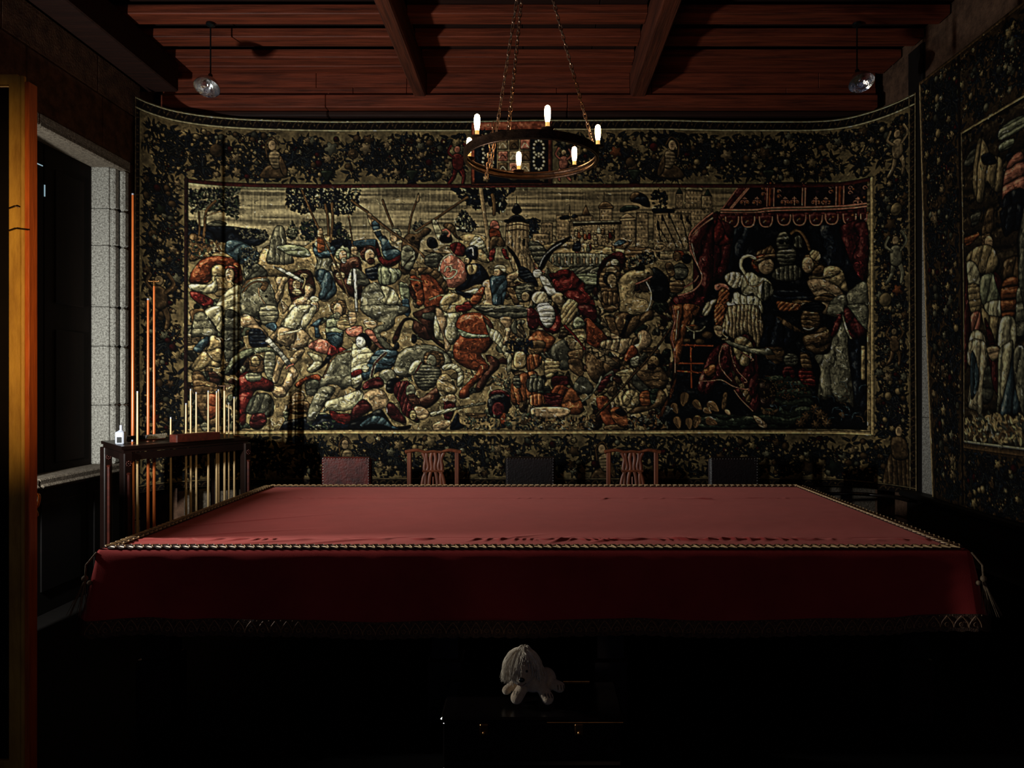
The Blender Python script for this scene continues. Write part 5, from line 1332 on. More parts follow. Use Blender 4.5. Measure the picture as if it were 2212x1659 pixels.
# window 2: the near opening whose ajar shutter lets the daylight in
w2 = holder('window_2')
for y in (2.99, 3.67): MB().bevbox((-3.5, y, 1.7), (.3, .08, 1.6), .01).build('jamb_stone', M['stone'], w2)
MB().bevbox((-3.5, 3.33, .9), (.3, .8, .08), .01).build('sill_stone', M['stone'], w2); MB().bevbox((-3.5, 3.33, 2.52), (.3, .8, .08), .01).build('lintel_stone', M['stone'], w2)
MB().bevbox((-3.55, 3.12, 1.7), (.04, .3, 1.5), .005).build('shutter', M['shutter'], w2)
# ---------------------------------------------------------------- gilt framed leaf at the left edge
def pz(py, Y): return CH - (py - VY) * Y / F
Yd = 2.83
d = thing('framed_screen', 'tall ochre gilt framed screen at the left edge, near the window', 'screen', (-2.2, Yd, 0))
X1, X0 = (66 - VX) / F * Yd, (66 - VX) / F * Yd - .56; zt = pz(160, Yd)
xa = (46 - VX) / F * Yd
MB().bevbox(((xa + (18 - VX) / F * Yd) / 2, Yd + .015, zt / 2), (xa - (18 - VX) / F * Yd, .03, zt - .01), .003).build('stile', M['gilt'], d)
MB().bevbox((X0 + .03, Yd + .015, zt / 2), (.06, .03, zt - .01), .003).build('stile', M['gilt'], d)
MB().bevbox(((X0 + X1) / 2 - .02, Yd + .013, zt - .02), (X1 - X0 - .06, .03, .04), .003).build('rail', M['gilt'], d)
MB().bevbox(((X0 + X1) / 2 - .02, Yd + .013, .06), (X1 - X0 - .06, .03, .12), .003).build('rail', M['gilt'], d)
xb = (50 - VX) / F * Yd
MB().tube([(xb, Yd, .02), (xb, Yd, zt - .01)], .0095, 12).build('bead', M['gilt'], d, smooth=True, label='bright rounded gilt bead')
MB().bevbox((X1 - .012, Yd + .02, (zt - .03) / 2), (.018, .05, zt - .03), .003).build('edge_strip', M['gilt_edge'], d, label='edge strip with orange lamplight in its colour')
MB().box(((X0 + xa) / 2, Yd + .02, zt / 2), (xa - X0 - .1, .012, zt - .1)).build('panel', M['dark_panel'], d)
for py, w_ in ((452, .05), (500, .085), (590, .0)):     # iron hooks
    z = pz(py, Yd)
    if w_: MB().tube([(xb - .05, Yd - .012, z), (xb - .01, Yd - .03, z + .006), (xb + w_ - .05, Yd - .022, z + .002)], .003, 6).build('hook', M['iron'], d)
lt = at(20, 1000, Yd)
# gilded scroll bracket low beside it
br = thing('scroll_bracket', 'small dark gilt scroll ornament low beside the framed screen', 'bracket', (-2.02, 2.98, 1.05))
P = [at(55, 1052, 2.95), at(70, 1064, 2.95), at(84, 1070, 2.95), at(82, 1090, 2.95), at(76, 1100, 2.95), at(80, 1113, 2.95), at(66, 1122, 2.95), at(52, 1136, 2.95)]
MB().tube(smooth_pts(P, 5), .006, 8).build('scroll', M['brass'], br, smooth=True)
for kp, kr in (((78, 1092), .010), ((77, 1114), .008)): MB().ball(at(*kp, 2.95), kr).build('knob', M['brass'], br, smooth=True)
MB().bevbox((-2.09, 2.95, .53), (.09, .05, 1.06), .01).build('stand', M['dark_panel'], br)
# ---------------------------------------------------------------- billiard table under its cover
TX0, TX1, TY0, TY1, TZ = -1.955, 1.95, 3.235, 5.275, .85
bt = thing('billiard_table', 'long dark billiard table standing under the red cover, square legs showing', 'table', (0, 4.25, 0))
MB().bevbox((0, 4.25, .735), (3.80, 1.94, .19), .01).build('table_bed', M['black_wood'], bt)
MB().bevbox((0, 3.42, .59), (3.7, .10, .10), .01).bevbox((0, 5.08, .59), (3.7, .10, .10), .01).build('rail', M['black_wood'], bt)
for x in (-1.78, -.42, .355, 1.785):
    for y in (3.46, 5.04):
        lg = MB().bevbox((x, y, .47), (.135, .135, .34), .006).build('leg', M['mahog'], bt)
        MB().bevbox((x, y, .15), (.165, .165, .30), .008).build('leg_foot', M['mahog'], lg)
# cover: top with puckered seams, rounded edge, hanging skirt
cov = thing('table_cover', 'crimson velvet cover with gold braid draped over the long table', 'cover', (0, 4.25, .85))
ins = .035; nx, ny = 560, 260
X = np.linspace(TX0 + ins, TX1 - ins, nx); Y = np.linspace(TY0 + ins, TY1 - ins, ny); XX, YY = np.meshgrid(X, Y)
rs_ = np.random.RandomState(4)
na = lattice(rs_, ny, nx, 70) - .5; nb = lattice(rs_, ny, nx, 9) - .5; nc = lattice(rs_, ny, nx, 26) - .5
ed = np.clip(np.minimum(np.minimum(XX - X[0], X[-1] - XX), np.minimum(YY - Y[0], Y[-1] - YY)) / .06, 0, 1)
H_ = .0022 * na + .0006 * nb
for y0, am, sd in ((3.49, .0075, .030), (4.70, .0032, .022)):
    ph = XX * 46 + 7 * np.sin(XX * 2.3) + 26 * nc + (YY - y0) * 40 * np.sign(XX)
    H_ += am * np.maximum(0, np.sin(ph)) ** 2 * np.exp(-((YY - y0 + .035 * (sd > .025)) / sd) ** 2) * (.35 + 1.3 * np.abs(na) * 2)
    H_ -= .0018 * np.exp(-((YY - y0) / .006) ** 2)
for (x0, y0, l, an, a_) in ((-.9, 3.42, .22, .35, .006), (-1.25, 3.40, .2, .3, .005), (.12, 3.44, .07, .9, .008), (.33, 3.43, .06, .5, .007), (-.1, 3.5, .12, .5, .004), (.70, 3.46, .05, -.7, .012), (.8, 3.45, .09, -.6, .006), (1.3, 3.47, .06, -.4, .006), (1.1, 4.68, .06, -.6, .006), (.45, 4.68, .035, 1.2, .006), (-1.5, 3.6, .3, .3, .004), (-1.6, 3.9, .4, .5, .004)):
    u = (XX - x0) * math.cos(an) + (YY - y0) * math.sin(an); v = -(XX - x0) * math.sin(an) + (YY - y0) * math.cos(an)
    H_ += a_ * np.exp(-(u / l) ** 2 - (v / .014) ** 2)
H_ *= ed
V = np.stack([XX, YY, TZ + H_], -1).reshape(-1, 3)
q = np.arange((ny - 1) * (nx - 1)); r_ = q // (nx - 1); c_ = q % (nx - 1); a = r_ * nx + c_
me = bpy.data.meshes.new('cover_top'); me.from_pydata(V.tolist(), [], np.stack([a, a + 1, a + nx + 1, a + nx], 1).tolist())
me.polygons.foreach_set('use_smooth', [True] * len(me.polygons)); me.materials.append(M['velvet']); me.transform(Matrix.Translation(-cov.location))
link('cover_top', me, cov)
def perim(s, inset):
    # point and outward normal on the rounded rectangle outline, s in 0..1 from the front left corner
    x0, x1, y0, y1 = TX0 + inset, TX1 - inset, TY0 + inset, TY1 - inset
    W_, D_ = x1 - x0, y1 - y0; L = 2 * (W_ + D_); d_ = (s % 1.0) * L
    if d_ < W_: return Vector((x0 + d_, y0, 0)), Vector((0, -1, 0)), min(d_, W_ - d_)
    d_ -= W_
    if d_ < D_: return Vector((x1, y0 + d_, 0)), Vector((1, 0, 0)), min(d_, D_ - d_)
    d_ -= D_
    if d_ < W_: return Vector((x1 - d_, y1, 0)), Vector((0, 1, 0)), min(d_, W_ - d_)
    d_ -= W_
    return Vector((x0, y1 - d_, 0)), Vector((-1, 0, 0)), min(d_, D_ - d_)
LP = 2 * (TX1 - TX0 + TY1 - TY0); NS = 900
def hem(s):
    p, n, dc = perim(s, 0)
    z = .505 + .006 * math.sin(s * 40) + .004 * math.sin(s * 97 + 1)
    if n.y < 0: z += .035 * max(0, (p.x - .9) / 1.0) ** 1.2 + .012 * max(0, -(p.x + 1.0))
    return z
def skirt(s, t):
    p, n, dc = perim(s, 0); tn = Vector((-n.y, n.x, 0))
    a = s * LP
    wv = math.sin(a * 17 + 1.3 * math.sin(a * 3.1)) * .5 + math.sin(a * 7.3 + 2) * .35 + math.sin(a * 31 + 2 * math.sin(a * 5)) * .2
    am = (.4 if n.y < 0 else 1) * .004 + (.3 + .45 * max(0, -p.x - .3) / 1.6 if n.y < 0 else 1) * .026 * t ** 1.2 * (.6 + .6 * math.sin(a * 1.9 + .5) ** 2)
    cn = max(0, 1 - dc / .28); fl_ = .05 * t * cn ** 1.5
    lift = max(0, 1 - dc / .05)
    o = p + n * (.006 + am * (1 + wv) * .8 + fl_ + .012 * t) + tn * (.01 * wv * t)
    z = TZ - .028 - t * (TZ - .028 - hem(s)); o.z = z
    return o
rings = []
cols = []
for i in range(NS):
    s = i / NS; p, n, dc = perim(s, 0)
    col_ = [p - n * ins * .98, p - n * .016, p - n * .004, p + n * .003]
    for v_, z in zip(col_, (TZ + .0005, TZ - .001, TZ - .007, TZ - .018)): v_.z = z
    kk = 14
    for j in range(kk + 1): col_.append(skirt(s, j / kk))
    cols.append(col_)
m_ = len(cols[0]); V = [tuple(v_) for c_ in cols for v_ in c_]; Fc = []
for i in range(NS):
    i2 = (i + 1) % NS
    for j in range(m_ - 1): Fc.append((i * m_ + j, i * m_ + j + 1, i2 * m_ + j + 1, i2 * m_ + j))
me = bpy.data.meshes.new('skirt'); me.from_pydata(V, [], Fc); me.polygons.foreach_set('use_smooth', [True] * len(Fc)); me.materials.append(M['velvet'])
me.transform(Matrix.Translation(-cov.location)); link('skirt', me, cov)
# braid along the edge of the top: brown cord with slanting gold threads
core = MB(); gold = MB()
bi = .040; pts = [(TX0 + bi, TY0 + bi), (TX1 - bi, TY0 + bi), (TX1 - bi, TY1 - bi), (TX0 + bi, TY1 - bi)]
for k in range(4):
    a = Vector((*pts[k], 0)); b = Vector((*pts[(k + 1) % 4], 0)); dd = (b - a).normalized(); nn = Vector((dd.y, -dd.x, 0)); L = (b - a).length
    for o_ in (-.020, 0, .020):
        core.tube([a + nn * o_ + Vector((0, 0, TZ + .004)), b + nn * o_ + Vector((0, 0, TZ + .001))], .0078, 6)
    n_ = int(L / .0415)
    for i in range(n_):
        c_ = a + dd * (L * (i + .5) / n_)
        for sg in (1, -1):
            P = [c_ - dd * .026 + nn * sg * .004, c_ - dd * .008 + nn * sg * .019, c_ + dd * .014 + nn * sg * .030, c_ + dd * .026 + nn * sg * .018]
            hh = (.007, .0105, .0095, .007)
            gold.tube([Vector((p.x, p.y, TZ + h)) for p, h in zip(P, hh)], [.0012, .0032, .0030, .0012], 5)
        gold.tube([c_ + Vector((0, 0, TZ + .008)) - nn * .022 - dd * .006, c_ + Vector((0, 0, TZ + .012)), c_ + Vector((0, 0, TZ + .008)) + nn * .022 + dd * .016], .002, 5)
core.build('braid_cord', M['braid_core'], cov, smooth=True); gold.build('braid_thread', M['braid'], cov, smooth=True, kind='stuff')
# lace along the hem
V = []; Fc = []; th = MB()
for i in range(NS):
    s = i / NS
    p0 = skirt(s, .985); p1 = skirt(s, 1.0); p, n, dc = perim(s, 0)
    sc_ = .008 * abs(math.sin(s * LP / .052 * PI))
    V += [tuple(p0 + n * .004 + Vector((0, 0, .036))), tuple(p0 + n * .006), tuple(p1 + n * .006 + Vector((0, 0, -.030 - sc_)))]
for i in range(NS):
    i2 = (i + 1) % NS
    for j in range(2): Fc.append((i * 3 + j, i * 3 + j + 1, i2 * 3 + j + 1, i2 * 3 + j))
me = bpy.data.meshes.new('lace_hem'); me.from_pydata(V, [], Fc); me.materials.append(M['lace']); me.polygons.foreach_set('use_smooth', [True] * len(Fc))
me.transform(Matrix.Translation(-cov.location)); link('lace_hem', me, cov)
nsc = int((TX1 - TX0) / .052)
for i in range(nsc):
    for sg in (-1, 1):
        P = []
        for t in (0, .25, .5, .75, 1.0):
            s = ((i + .5 + sg * .5 * math.sin(t * PI * .5)) * .052) / LP
            if s < 0 or s > (TX1 - TX0) / LP: s = min(max(s, 0), (TX1 - TX0) / LP)
            q_ = skirt(s, 1.0); q_.z += .034 - .05 * t; q_.y -= .009; P.append(q_)
        th.tube(P, .0022, 4)
    q_ = skirt((i + .5) * .052 / LP, 1.0); q_.y -= .009
    th.ring([q_ + Vector((.009 * math.cos(a_), 0, .009 * math.sin(a_) - .004)) for a_ in np.linspace(0, 2 * PI, 9)[:-1]], .0018, 4)
    th.ball(q_ + Vector((.026, 0, .036)), .003, 6, 4)
th.build('lace_thread', M['lace_thread'], cov, kind='stuff')
for cx_, cy_ in ((TX0, TY0), (TX1, TY0)):
    sg = -1 if cx_ < 0 else 1
    b = MB(); b.ball((cx_ + sg * .035, cy_ - .03, .73), .014).ball((cx_ + sg * .005, cy_ - .045, .715), .011)
    for k in range(14):
        dx, dy = random.uniform(-.05, .05) + sg * .03, random.uniform(-.03, .03)
        b.tube([(cx_ + sg * .03, cy_ - .035, .73), (cx_ + sg * .035 + dx * .4, cy_ - .04 + dy * .5, .66), (cx_ + sg * .04 + dx, cy_ - .045 + dy, .57)], [.003, .002, .001], 5)
    b.tube([(cx_, cy_, .84), (cx_ + sg * .03, cy_ - .03, .79), (cx_ + sg * .033, cy_ - .033, .73)], .004, 6)
    b.build('tassel', M['tassel'], cov, smooth=True)
# ---------------------------------------------------------------- low chest and the plush animal
ch = thing('low_chest', 'low black lacquered chest with brass clasps in front of the table', 'chest', (0, 3.12, 0))
MB().bevbox((-.01, 3.125, .105), (.73, .34, .21), .006).build('body', M['black_wood'], ch)
MB().bevbox((-.01, 3.125, .222), (.75, .36, .024), .008).build('lid', M['black_wood'], ch)
for x in (-.205, .18):
    h_ = MB().bevbox((x, 2.937, .19), (.035, .012, .045), .003).ball((x, 2.93, .178), .008).build('clasp', M['brass'], ch)
for x0, x1 in ((.13, .25),):
    MB().tube([(x0, 3.30, .236), (x1, 3.30, .236)], .004, 8).build('hinge', M['brass'], ch, smooth=True)
MB().tube([(.05, 2.945, .215), (.36, 2.945, .215)], .0015, 6).build('edge_moulding', M['brass'], ch)
MB().box((-.01, 2.93, .016), (.75, .03, .03)).build('plinth', M['black_wood'], ch)
YP = 3.07
def pp_(px, py, dy=0): return at(px, py, YP + dy)
pl = thing('plush_animal', 'cream plush animal with a shaggy pale mane, on the low chest', 'plush toy', (-.04, 3.07, .234))
b = MB()
def lump(mb, c, r, rot=None): mb.ball(c, r, 20, 12, rot)
lump(b, pp_(1128, 1446, -.01), (.060, .060, .066)); lump(b, pp_(1127, 1466, -.055), (.034, .034, .026))
lump(b, pp_(1152, 1462, .05), (.062, .085, .058)); lump(b, pp_(1180, 1468, .10), (.045, .06, .05))
def limb(mb, p0, p1, r0, r1, k=9):
    for i in range(k):
        t = i / (k - 1); lump(mb, p0.lerp(p1, t), r0 + (r1 - r0) * t)
limb(b, pp_(1136, 1474, .02), pp_(1116, 1507, -.03), .024, .0265); limb(b, pp_(1160, 1468, .02), pp_(1183, 1508, -.025), .021, .0265)
limb(b, pp_(1120, 1470, .06), pp_(1094, 1491, .02), .020, .0195); limb(b, pp_(1186, 1474, .08), pp_(1209, 1484, .03), .024, .0235)
body = b.build('body', M['plush'], pl, smooth=True)
rm = body.modifiers.new('remesh', 'REMESH'); rm.mode = 'VOXEL'; rm.voxel_size = .0045; rm.use_smooth_shade = True
sm = body.modifiers.new('smooth', 'SMOOTH'); sm.iterations = 6
MB().ball(pp_(1138, 1450, -.066), .0052).build('eye', M['black'], pl, smooth=True); MB().ball(pp_(1112, 1447, -.058), .0052).build('eye', M['black'], pl, smooth=True)
MB().ball(pp_(1127, 1469, -.090), (.013, .008, .0095)).build('nose', M['black'], pl, smooth=True)
MB().tube(smooth_pts([pp_(1118, 1478, -.084), pp_(1128, 1481, -.088), pp_(1137, 1475, -.084)], 4), .0014, 5).build('mouth', M['leather'], pl)
for (cx_, cy_, an, n_) in ((1184, 1503, .25, 3), (1112, 1497, -.3, 3), (1212, 1485, 0, 3)):
    dyy = {1184: -.053, 1112: -.058, 1212: .0045}[cx_]
    for k in range(n_):
        a_ = pp_(cx_ - 7 + k * 6.5, cy_ - 5, dyy + .004); b_ = pp_(cx_ - 6 + k * 6.5 + an * 10, cy_ + 5, dyy - .001)
        MB().tube([a_, a_.lerp(b_, .5) + Vector((0, -.002, 0)), b_], .0014, 5).build('paw_stitch', M['black'], pl)
mn = MB(); rr = random.Random(8); cen = pp_(1128, 1446, -.005); top = pp_(1127, 1402, -.02)
RXm, RZm = .074, .078
for i in range(460):
    az = rr.uniform(0, 2 * PI)      # 0 = towards +X, -pi/2 = towards the camera
    face = math.exp(-((az - 1.5 * PI - .28) / .55) ** 2)
    Lm = rr.uniform(.85, 1.2) * (1.95 - 1.25 * face); n_ = 9; P = []
    wv = rr.uniform(-.25, .25); k_ = rr.uniform(1.0, 1.16)
    for j in range(n_):
        t = j / (n_ - 1); th = .08 + t * Lm
        if th < 1.75:
            x = math.sin(th) * math.cos(az + wv * t); y = math.sin(th) * math.sin(az + wv * t); z = math.cos(th)
            p = cen + Vector((x * RXm * k_, y * RXm * k_, z * RZm * k_))
        else: p = P[-1] + Vector((math.cos(az) * .003, math.sin(az) * .003, -.014))
        p = p + Vector((rr.gauss(0, .0012), rr.gauss(0, .0012), 0))
        p.z = max(p.z, .245); P.append(p)
    rad = rr.uniform(.0018, .0034)
    mn.tube(smooth_pts(P, 2), [rad * (1 - .75 * (q_ / (2 * n_ - 2))) for q_ in range(2 * n_ - 1)], 4)
for i in range(50):     # tuft on top
    a_ = rr.uniform(0, 6.28); l_ = rr.uniform(.015, .035); t0 = pp_(1133, 1400, -.03)
    mn.tube([t0, t0 + Vector((math.cos(a_) * l_ * .5, math.sin(a_) * l_ * .4, .010)), t0 + Vector((math.cos(a_) * l_, math.sin(a_) * l_, -.008))], [.002, .0017, .0006], 4)
mn.build('mane', M['mane'], pl, smooth=True, kind='stuff')
# ---------------------------------------------------------------- ring chandelier
RC = Vector((-.02, 4.25, 2.925)); RR = .392
cd = thing('chandelier', 'black iron ring chandelier with six lit candle bulbs hanging over the table', 'chandelier', RC)
def band(r0, r1, z0, z1, mb, n=96):
    b = len(mb.v)
    for (r_, z) in ((r0, z0), (r1, z0), (r1, z1), (r0, z1)):
        for j in range(n): mb.v.append(RC + Vector((r_ * math.cos(2 * PI * j / n), r_ * math.sin(2 * PI * j / n), z)))
    for k in range(4):
        for j in range(n): mb.f.append([b + k * n + j, b + k * n + (j + 1) % n, b + ((k + 1) % 4) * n + (j + 1) % n, b + ((k + 1) % 4) * n + j])
    return mb
band(RR - .004, RR + .004, -.024, .024, MB()).build('hoop', M['iron'], cd, smooth=True)
for z in (-.020, 0.010):
    MB().ring([RC + Vector(((RR - .010) * math.cos(a), (RR - .010) * math.sin(a), z)) for a in np.linspace(0, 2 * PI, 73)[:-1]], .007, 6).build('hoop_moulding', M['iron'], cd, smooth=True)
dirn = [(-139), (-77), (-14), (47), (102), (162)]
disc = MB().lathe([(0, 0), (.012, .002), (.030, .002), (.036, .008), (.034, .009), (.028, .005), (.012, .006), (.012, .016), (0, .016)], (0, 0, 0), 20).mesh('drip_pan', M['iron'], True)
slv = MB().lathe([(.0115, .016), (.0115, .040), (.010, .041)], (0, 0, 0), 16).mesh('candle_sleeve', M['sleeve'], True)
blb = MB().lathe([(.0105, .040), (.0150, .062), (.0168, .085), (.0165, .110), (.0135, .124), (.007, .130), (0, .131)], (0, 0, 0), 16).mesh('bulb', M['bulb'], True)
for a in dirn:
    p = Vector(((RR + .002) * math.cos(R(a)), (RR + .002) * math.sin(R(a)), .022))
    dp = link('drip_pan', disc, cd, p); link('candle_sleeve', slv, dp); link('bulb', blb, dp)
AP = Vector((-.028, 4.25, 4.352))
def linkmesh():
    P = []
    for k in range(16):
        t = 2 * PI * k / 16; x = .0085 * math.cos(t); z = .020 * math.sin(t)
        z = z * .62 + (.0075 if math.sin(t) > 0 else -.0075) * (abs(math.sin(t)) > .05); P.append((x, 0, z))
    return MB().ring(P, .0033, 6).mesh('chain_link', M['chain'], True)
lm = linkmesh()
for a in (-28, -108, 131):
    p0 = RC + Vector((RR * math.cos(R(a)), RR * math.sin(R(a)), .02)); dv = AP - p0; L = dv.length; n_ = int(L / .0305)
    q_ = dv.to_track_quat('Z', 'Y')
    for i in range(n_):
        t = (i + .5) / n_; sag = -.03 * math.sin(PI * t) * .4
        o = link('chain_link', lm, cd, p0 + dv * t - RC + Vector((0, 0, sag)))
        o.rotation_mode = 'QUATERNION'; o.rotation_quaternion = q_ @ Quaternion((0, 0, 1), PI / 2 * (i % 2) + .25 * math.sin(i * 1.7))
# loose chain tail hanging from the left chain
for i in range(11):
    o = link('chain_link', lm, cd, at(1066 - i * 1.5, 270 + i * 11, 4.40) - RC); o.rotation_mode = 'QUATERNION'; o.rotation_quaternion = Quaternion((0, 0, 1), PI / 2 * (i % 2) + .3)
MB().lathe([(0, .15), (.05, .15), (.05, .12), (.012, .10), (.012, .03), (.02, .012), (.012, 0), (0, 0)], AP, 20).build('ceiling_hook', M['iron'], cd, smooth=True)
# ---------------------------------------------------------------- two polished reflector lamps under the ceiling
def reflector(px, py, Y, tilt, label):
    c = at(px, py, Y); t = thing('reflector_lamp', label, 'lamp', c, 'polished reflector lamps under the ceiling')
    rot = Matrix.Rotation(tilt[0], 3, 'X') @ Matrix.Rotation(tilt[1], 3, 'Y')
    prof = [(.012, .085), (.040, .078), (.068, .055), (.086, .025), (.094, 0), (.097, -.003), (.097, .001), (.089, .028), (.070, .058), (.040, .083), (.012, .09)]
    MB().lathe(prof, c, 40, rot).build('reflector', M['chrome'], t, smooth=True)
    MB().ball(c + rot @ Vector((0, 0, .045)), (.020, .020, .030)).build('glass_bulb', M['chrome'], t, smooth=True)
    MB().lathe([(.018, .085), (.020, .10), (.016, .14), (0, .142)], c, 16, rot).build('socket', M['black'], t, smooth=True)
    top = c + rot @ Vector((0, 0, .14)); zc = 4.44 - .0
    MB().tube([top, (top.x, top.y + .0, (top.z + zc) / 2), (top.x, top.y, zc)], .006, 8).lathe([(0, 0), (.035, 0), (.035, -.015), (.01, -.03), (0, -.03)], (top.x, top.y, 4.435), 16).build('stem', M['black'], t, smooth=True)
    return t
reflector(447, 189, 5.65, (R(-27), R(0)), 'polished reflector lamp near the ceiling on the left, above the cue rack')
reflector(1861, 179, 5.65, (R(-27), R(-3)), 'polished reflector lamp near the ceiling on the right, by the side tapestry')
# ---------------------------------------------------------------- corner cue rack
A, B, C_, D_ = (-2.81, 4.98), (-3.23, 5.46), (-2.33, 5.84), (-2.74, 6.22)
ZR = 1.165
rk = thing('cue_rack', 'dark mahogany cue rack standing in the left corner', 'rack', (-2.78, 5.6, 0))
def grow(P, g):
    cx_ = sum(p[0] for p in P) / len(P); cy_ = sum(p[1] for p in P) / len(P)
    return [(p[0] + (p[0] - cx_) * g, p[1] + (p[1] - cy_) * g) for p in P]
quad = [A, C_, D_, B]
MB().prism(grow(quad, .07), ZR - .022, ZR).prism(grow(quad, .04), ZR - .045, ZR - .022).build('top_board', M['mahog'], rk)
fr = MB()
for p, q2 in zip(quad, quad[1:] + quad[:1]):
    a, b = Vector((*p, ZR - .075)), Vector((*q2, ZR - .075)); dd = b - a
    fr.box(((a + b) / 2), (dd.length, .03, .05), Matrix.Rotation(math.atan2(dd.y, dd.x), 3, 'Z'))
fr.build('apron', M['mahog'], rk)
ang = math.atan2(C_[1] - A[1], C_[0] - A[0]); rz = Matrix.Rotation(ang, 3, 'Z')
for p in quad:
    ps = MB().bevbox((p[0], p[1], .56), (.062, .062, 1.12), .006, rz).build('post', M['mahog'], rk)
    dv = rz @ Vector((0, -1, 0)); f = Vector((p[0], p[1], 0)) + dv * .034
    MB().tube([f + Vector((0, 0, .12)), f + Vector((0, 0, .97))], .011, 10).lathe([(.014, 0), (.016, .008), (.008, .014), (0, .015)], f + Vector((0, 0, .97)), 10).build('colonnette', M['mahog_box'], ps, smooth=True)
    rs2 = MB()
    for k in range(8):
        t = k / 8 * 2 * PI; rs2.ball(f + rz @ Vector((.016 * math.cos(t), 0, .016 * math.sin(t))) + Vector((0, 0, 1.045)), .0055, 8, 5)
    rs2.ball(f + Vector((0, 0, 1.045)), .006, 8, 5).build('rosette', M['mahog_box'], ps, smooth=True)
MB().prism(grow(quad, .02), .08, .13).build('bottom_shelf', M['mahog'], rk)
MB().prism(grow(quad, -.05), .0, .08).build('plinth', M['mahog'], rk)
def on_line(px, P, Q):
    k = (px - VX) / F; t = (k * P[1] - P[0]) / ((Q[0] - P[0]) - k * (Q[1] - P[1]))
    return Vector((P[0] + t * (Q[0] - P[0]), P[1] + t * (Q[1] - P[1]), 0))
FA, FC = (A[0] - .05, A[1] + .09), (C_[0] - .09, C_[1] - .02)          # front row of holes
GA, GC = (-3.0, 5.41), (-2.5, 5.96)      # back row
def cue(px, py, row, m, rt, rb, label, group=None, name='billiard_cue', dx=0.0):
    p = on_line(px, *(row)); zt_ = CH - (py - VY) * p.y / F
    t = thing(name, label, 'cue', (p.x, p.y, .13), group)
    tip = zt_ - .012
    lo = Vector((p.x + dx, p.y, .13))
    if zt_ > .9:
        hi = Vector((p.x, p.y, tip)); n_ = 8
        MB().tube([lo.lerp(hi, i / n_) for i in range(n_ + 1)], [rb + (rt - rb) * (i / n_) ** .8 for i in range(n_ + 1)], 10).build('shaft', M[m], t, smooth=True)
        MB().tube([hi, hi + Vector((0, 0, .012))], rt * .95, 8).build('tip', M['white'], t)
        if m == 'cue_light': MB().tube([lo, lo.lerp(hi, .22)], [rb + .0006, rb - .0005], 10).build('butt', M['cue_butt'], t, smooth=True)
    return t, p, zt_
fr_ = (FA, FC); bk_ = (GA, GC)
G = 'billiard cues standing in the corner rack'
cl_ = [(297, 845, 'pale thin cue standing first from the left among the short cues of the rack'),
       (369, 901, 'shortest pale cue, standing alone behind the dark brown box on the rack'),
       (402, 871, 'pale blunt cue behind the box, leftmost of the close row of five'),
       (412, 840, 'tall pale cue just right of the blunt one behind the box'),
       (424, 847, 'pale cue behind the middle of the brown box'),
       (450, 844, 'pale cue standing apart behind the right end of the brown box'),
       (468, 845, 'left cue of the crossing pair right of the box'),
       (472, 841, 'right cue of the crossing pair right of the box'),
       (494, 870, 'short cue right of the cross-topped rest on the rack'),
       (506, 857, 'last pale cue at the right end of the rack')]
for px, py, lb in cl_:
    cue(px, py, fr_, 'cue_light', .0058 if px != 494 else .005, .0125, lb, G)
# three tall cues / rests
cue(287, 418, bk_, 'cue_brown', .0085, .0150, 'tallest amber pole of the rack, in front of the stone window jamb', 'tall amber poles of the rack')
cue(320, 645, bk_, 'cue_brown', .0080, .0130, 'tall amber pole between the tallest pole and the cross-topped rest', 'tall amber poles of the rack')
for px, py, m, lb, wdt in ((333, 610, 'cue_brown', 'tall amber cue rest with a brass cross head', .075), (485, 836, 'cue_light', 'short cue rest with a dark cross head, right of the brown box', .085)):
    row = bk_ if px == 333 else fr_
    t, p, z = cue(px, py, row, m, .0078, .0130, lb, None, 'cue_rest')
    hd = MB().tube([(p.x - wdt / 2, p.y, z + .008), (p.x + wdt / 2, p.y, z + .008)], .006, 8)
    for k in (-1, 0, 1): hd.ball((p.x + k * wdt / 2, p.y, z + .011), (.009, .009, .008), 10, 6)
    hd.tube([(p.x, p.y, z - .03), (p.x, p.y, z + .01)], .010, 8)
    hd.build('cross_head', M['brass'] if px == 333 else M['iron'], t, smooth=True)
cue(286, 950, fr_, 'cue_brown', .006, .011, 'slim amber cue in front of the tall pole at the left end', G)
# things on the rack top
bp = at(261, 943, 5.13); bp.z = ZR
bo = thing('pump_bottle', 'white squarish bottle with a black square label, on the rack top', 'bottle', bp)
MB().bevbox(bp + Vector((0, 0, .045)), (.062, .045, .088), .006).lathe([(.030, 0), (.016, .008), (.012, .012)], bp + Vector((0, 0, .088)), 16, None, (1, .75, 1)).build('body', M['white'], bo, smooth=False)
MB().tube([bp + Vector((.002, 0, .096)), bp + Vector((.002, 0, .135))], .0095, 16).build('cap', M['white'], bo, smooth=True)
MB().bevbox(bp + Vector((.002, -.0235, .032)), (.034, .002, .040), .0008).build('label', M['black'], bo, label='black square label')
def brush(px, py, Y, L, an, label, m, group=None):
    c = at(px, py, Y); c.z = ZR; t = thing('table_brush', label, 'brush', c, group); rot = Matrix.Rotation(an, 3, 'Z')
    P = [rot @ Vector((-L * .5, 0, .028)), rot @ Vector((-L * .35, 0, .016)), rot @ Vector((L * .4, 0, .014)), rot @ Vector((L * .5, 0, .020))]
    MB().tube([c + p for p in P], [.006, .016, .016, .006], 10, flat=.6).build('back', M['mahog_box'], t, smooth=True)
    b = MB()
    for i in range(34):
        u = -L * .42 + L * .84 * i / 33
        for v in (-.012, 0, .012):
            p = c + rot @ Vector((u, v, .020)); b.tube([p, p + rot @ Vector((random.uniform(-.006, .006) + .006 * (u > L * .3), v * .5, .030))], [.003, .0038], 5)
    b.build('bristles', M[m], t, kind='stuff')
brush(293, 938, 5.28, .15, ang - .2, 'dark bristled table brush beside the white bottle', 'black')
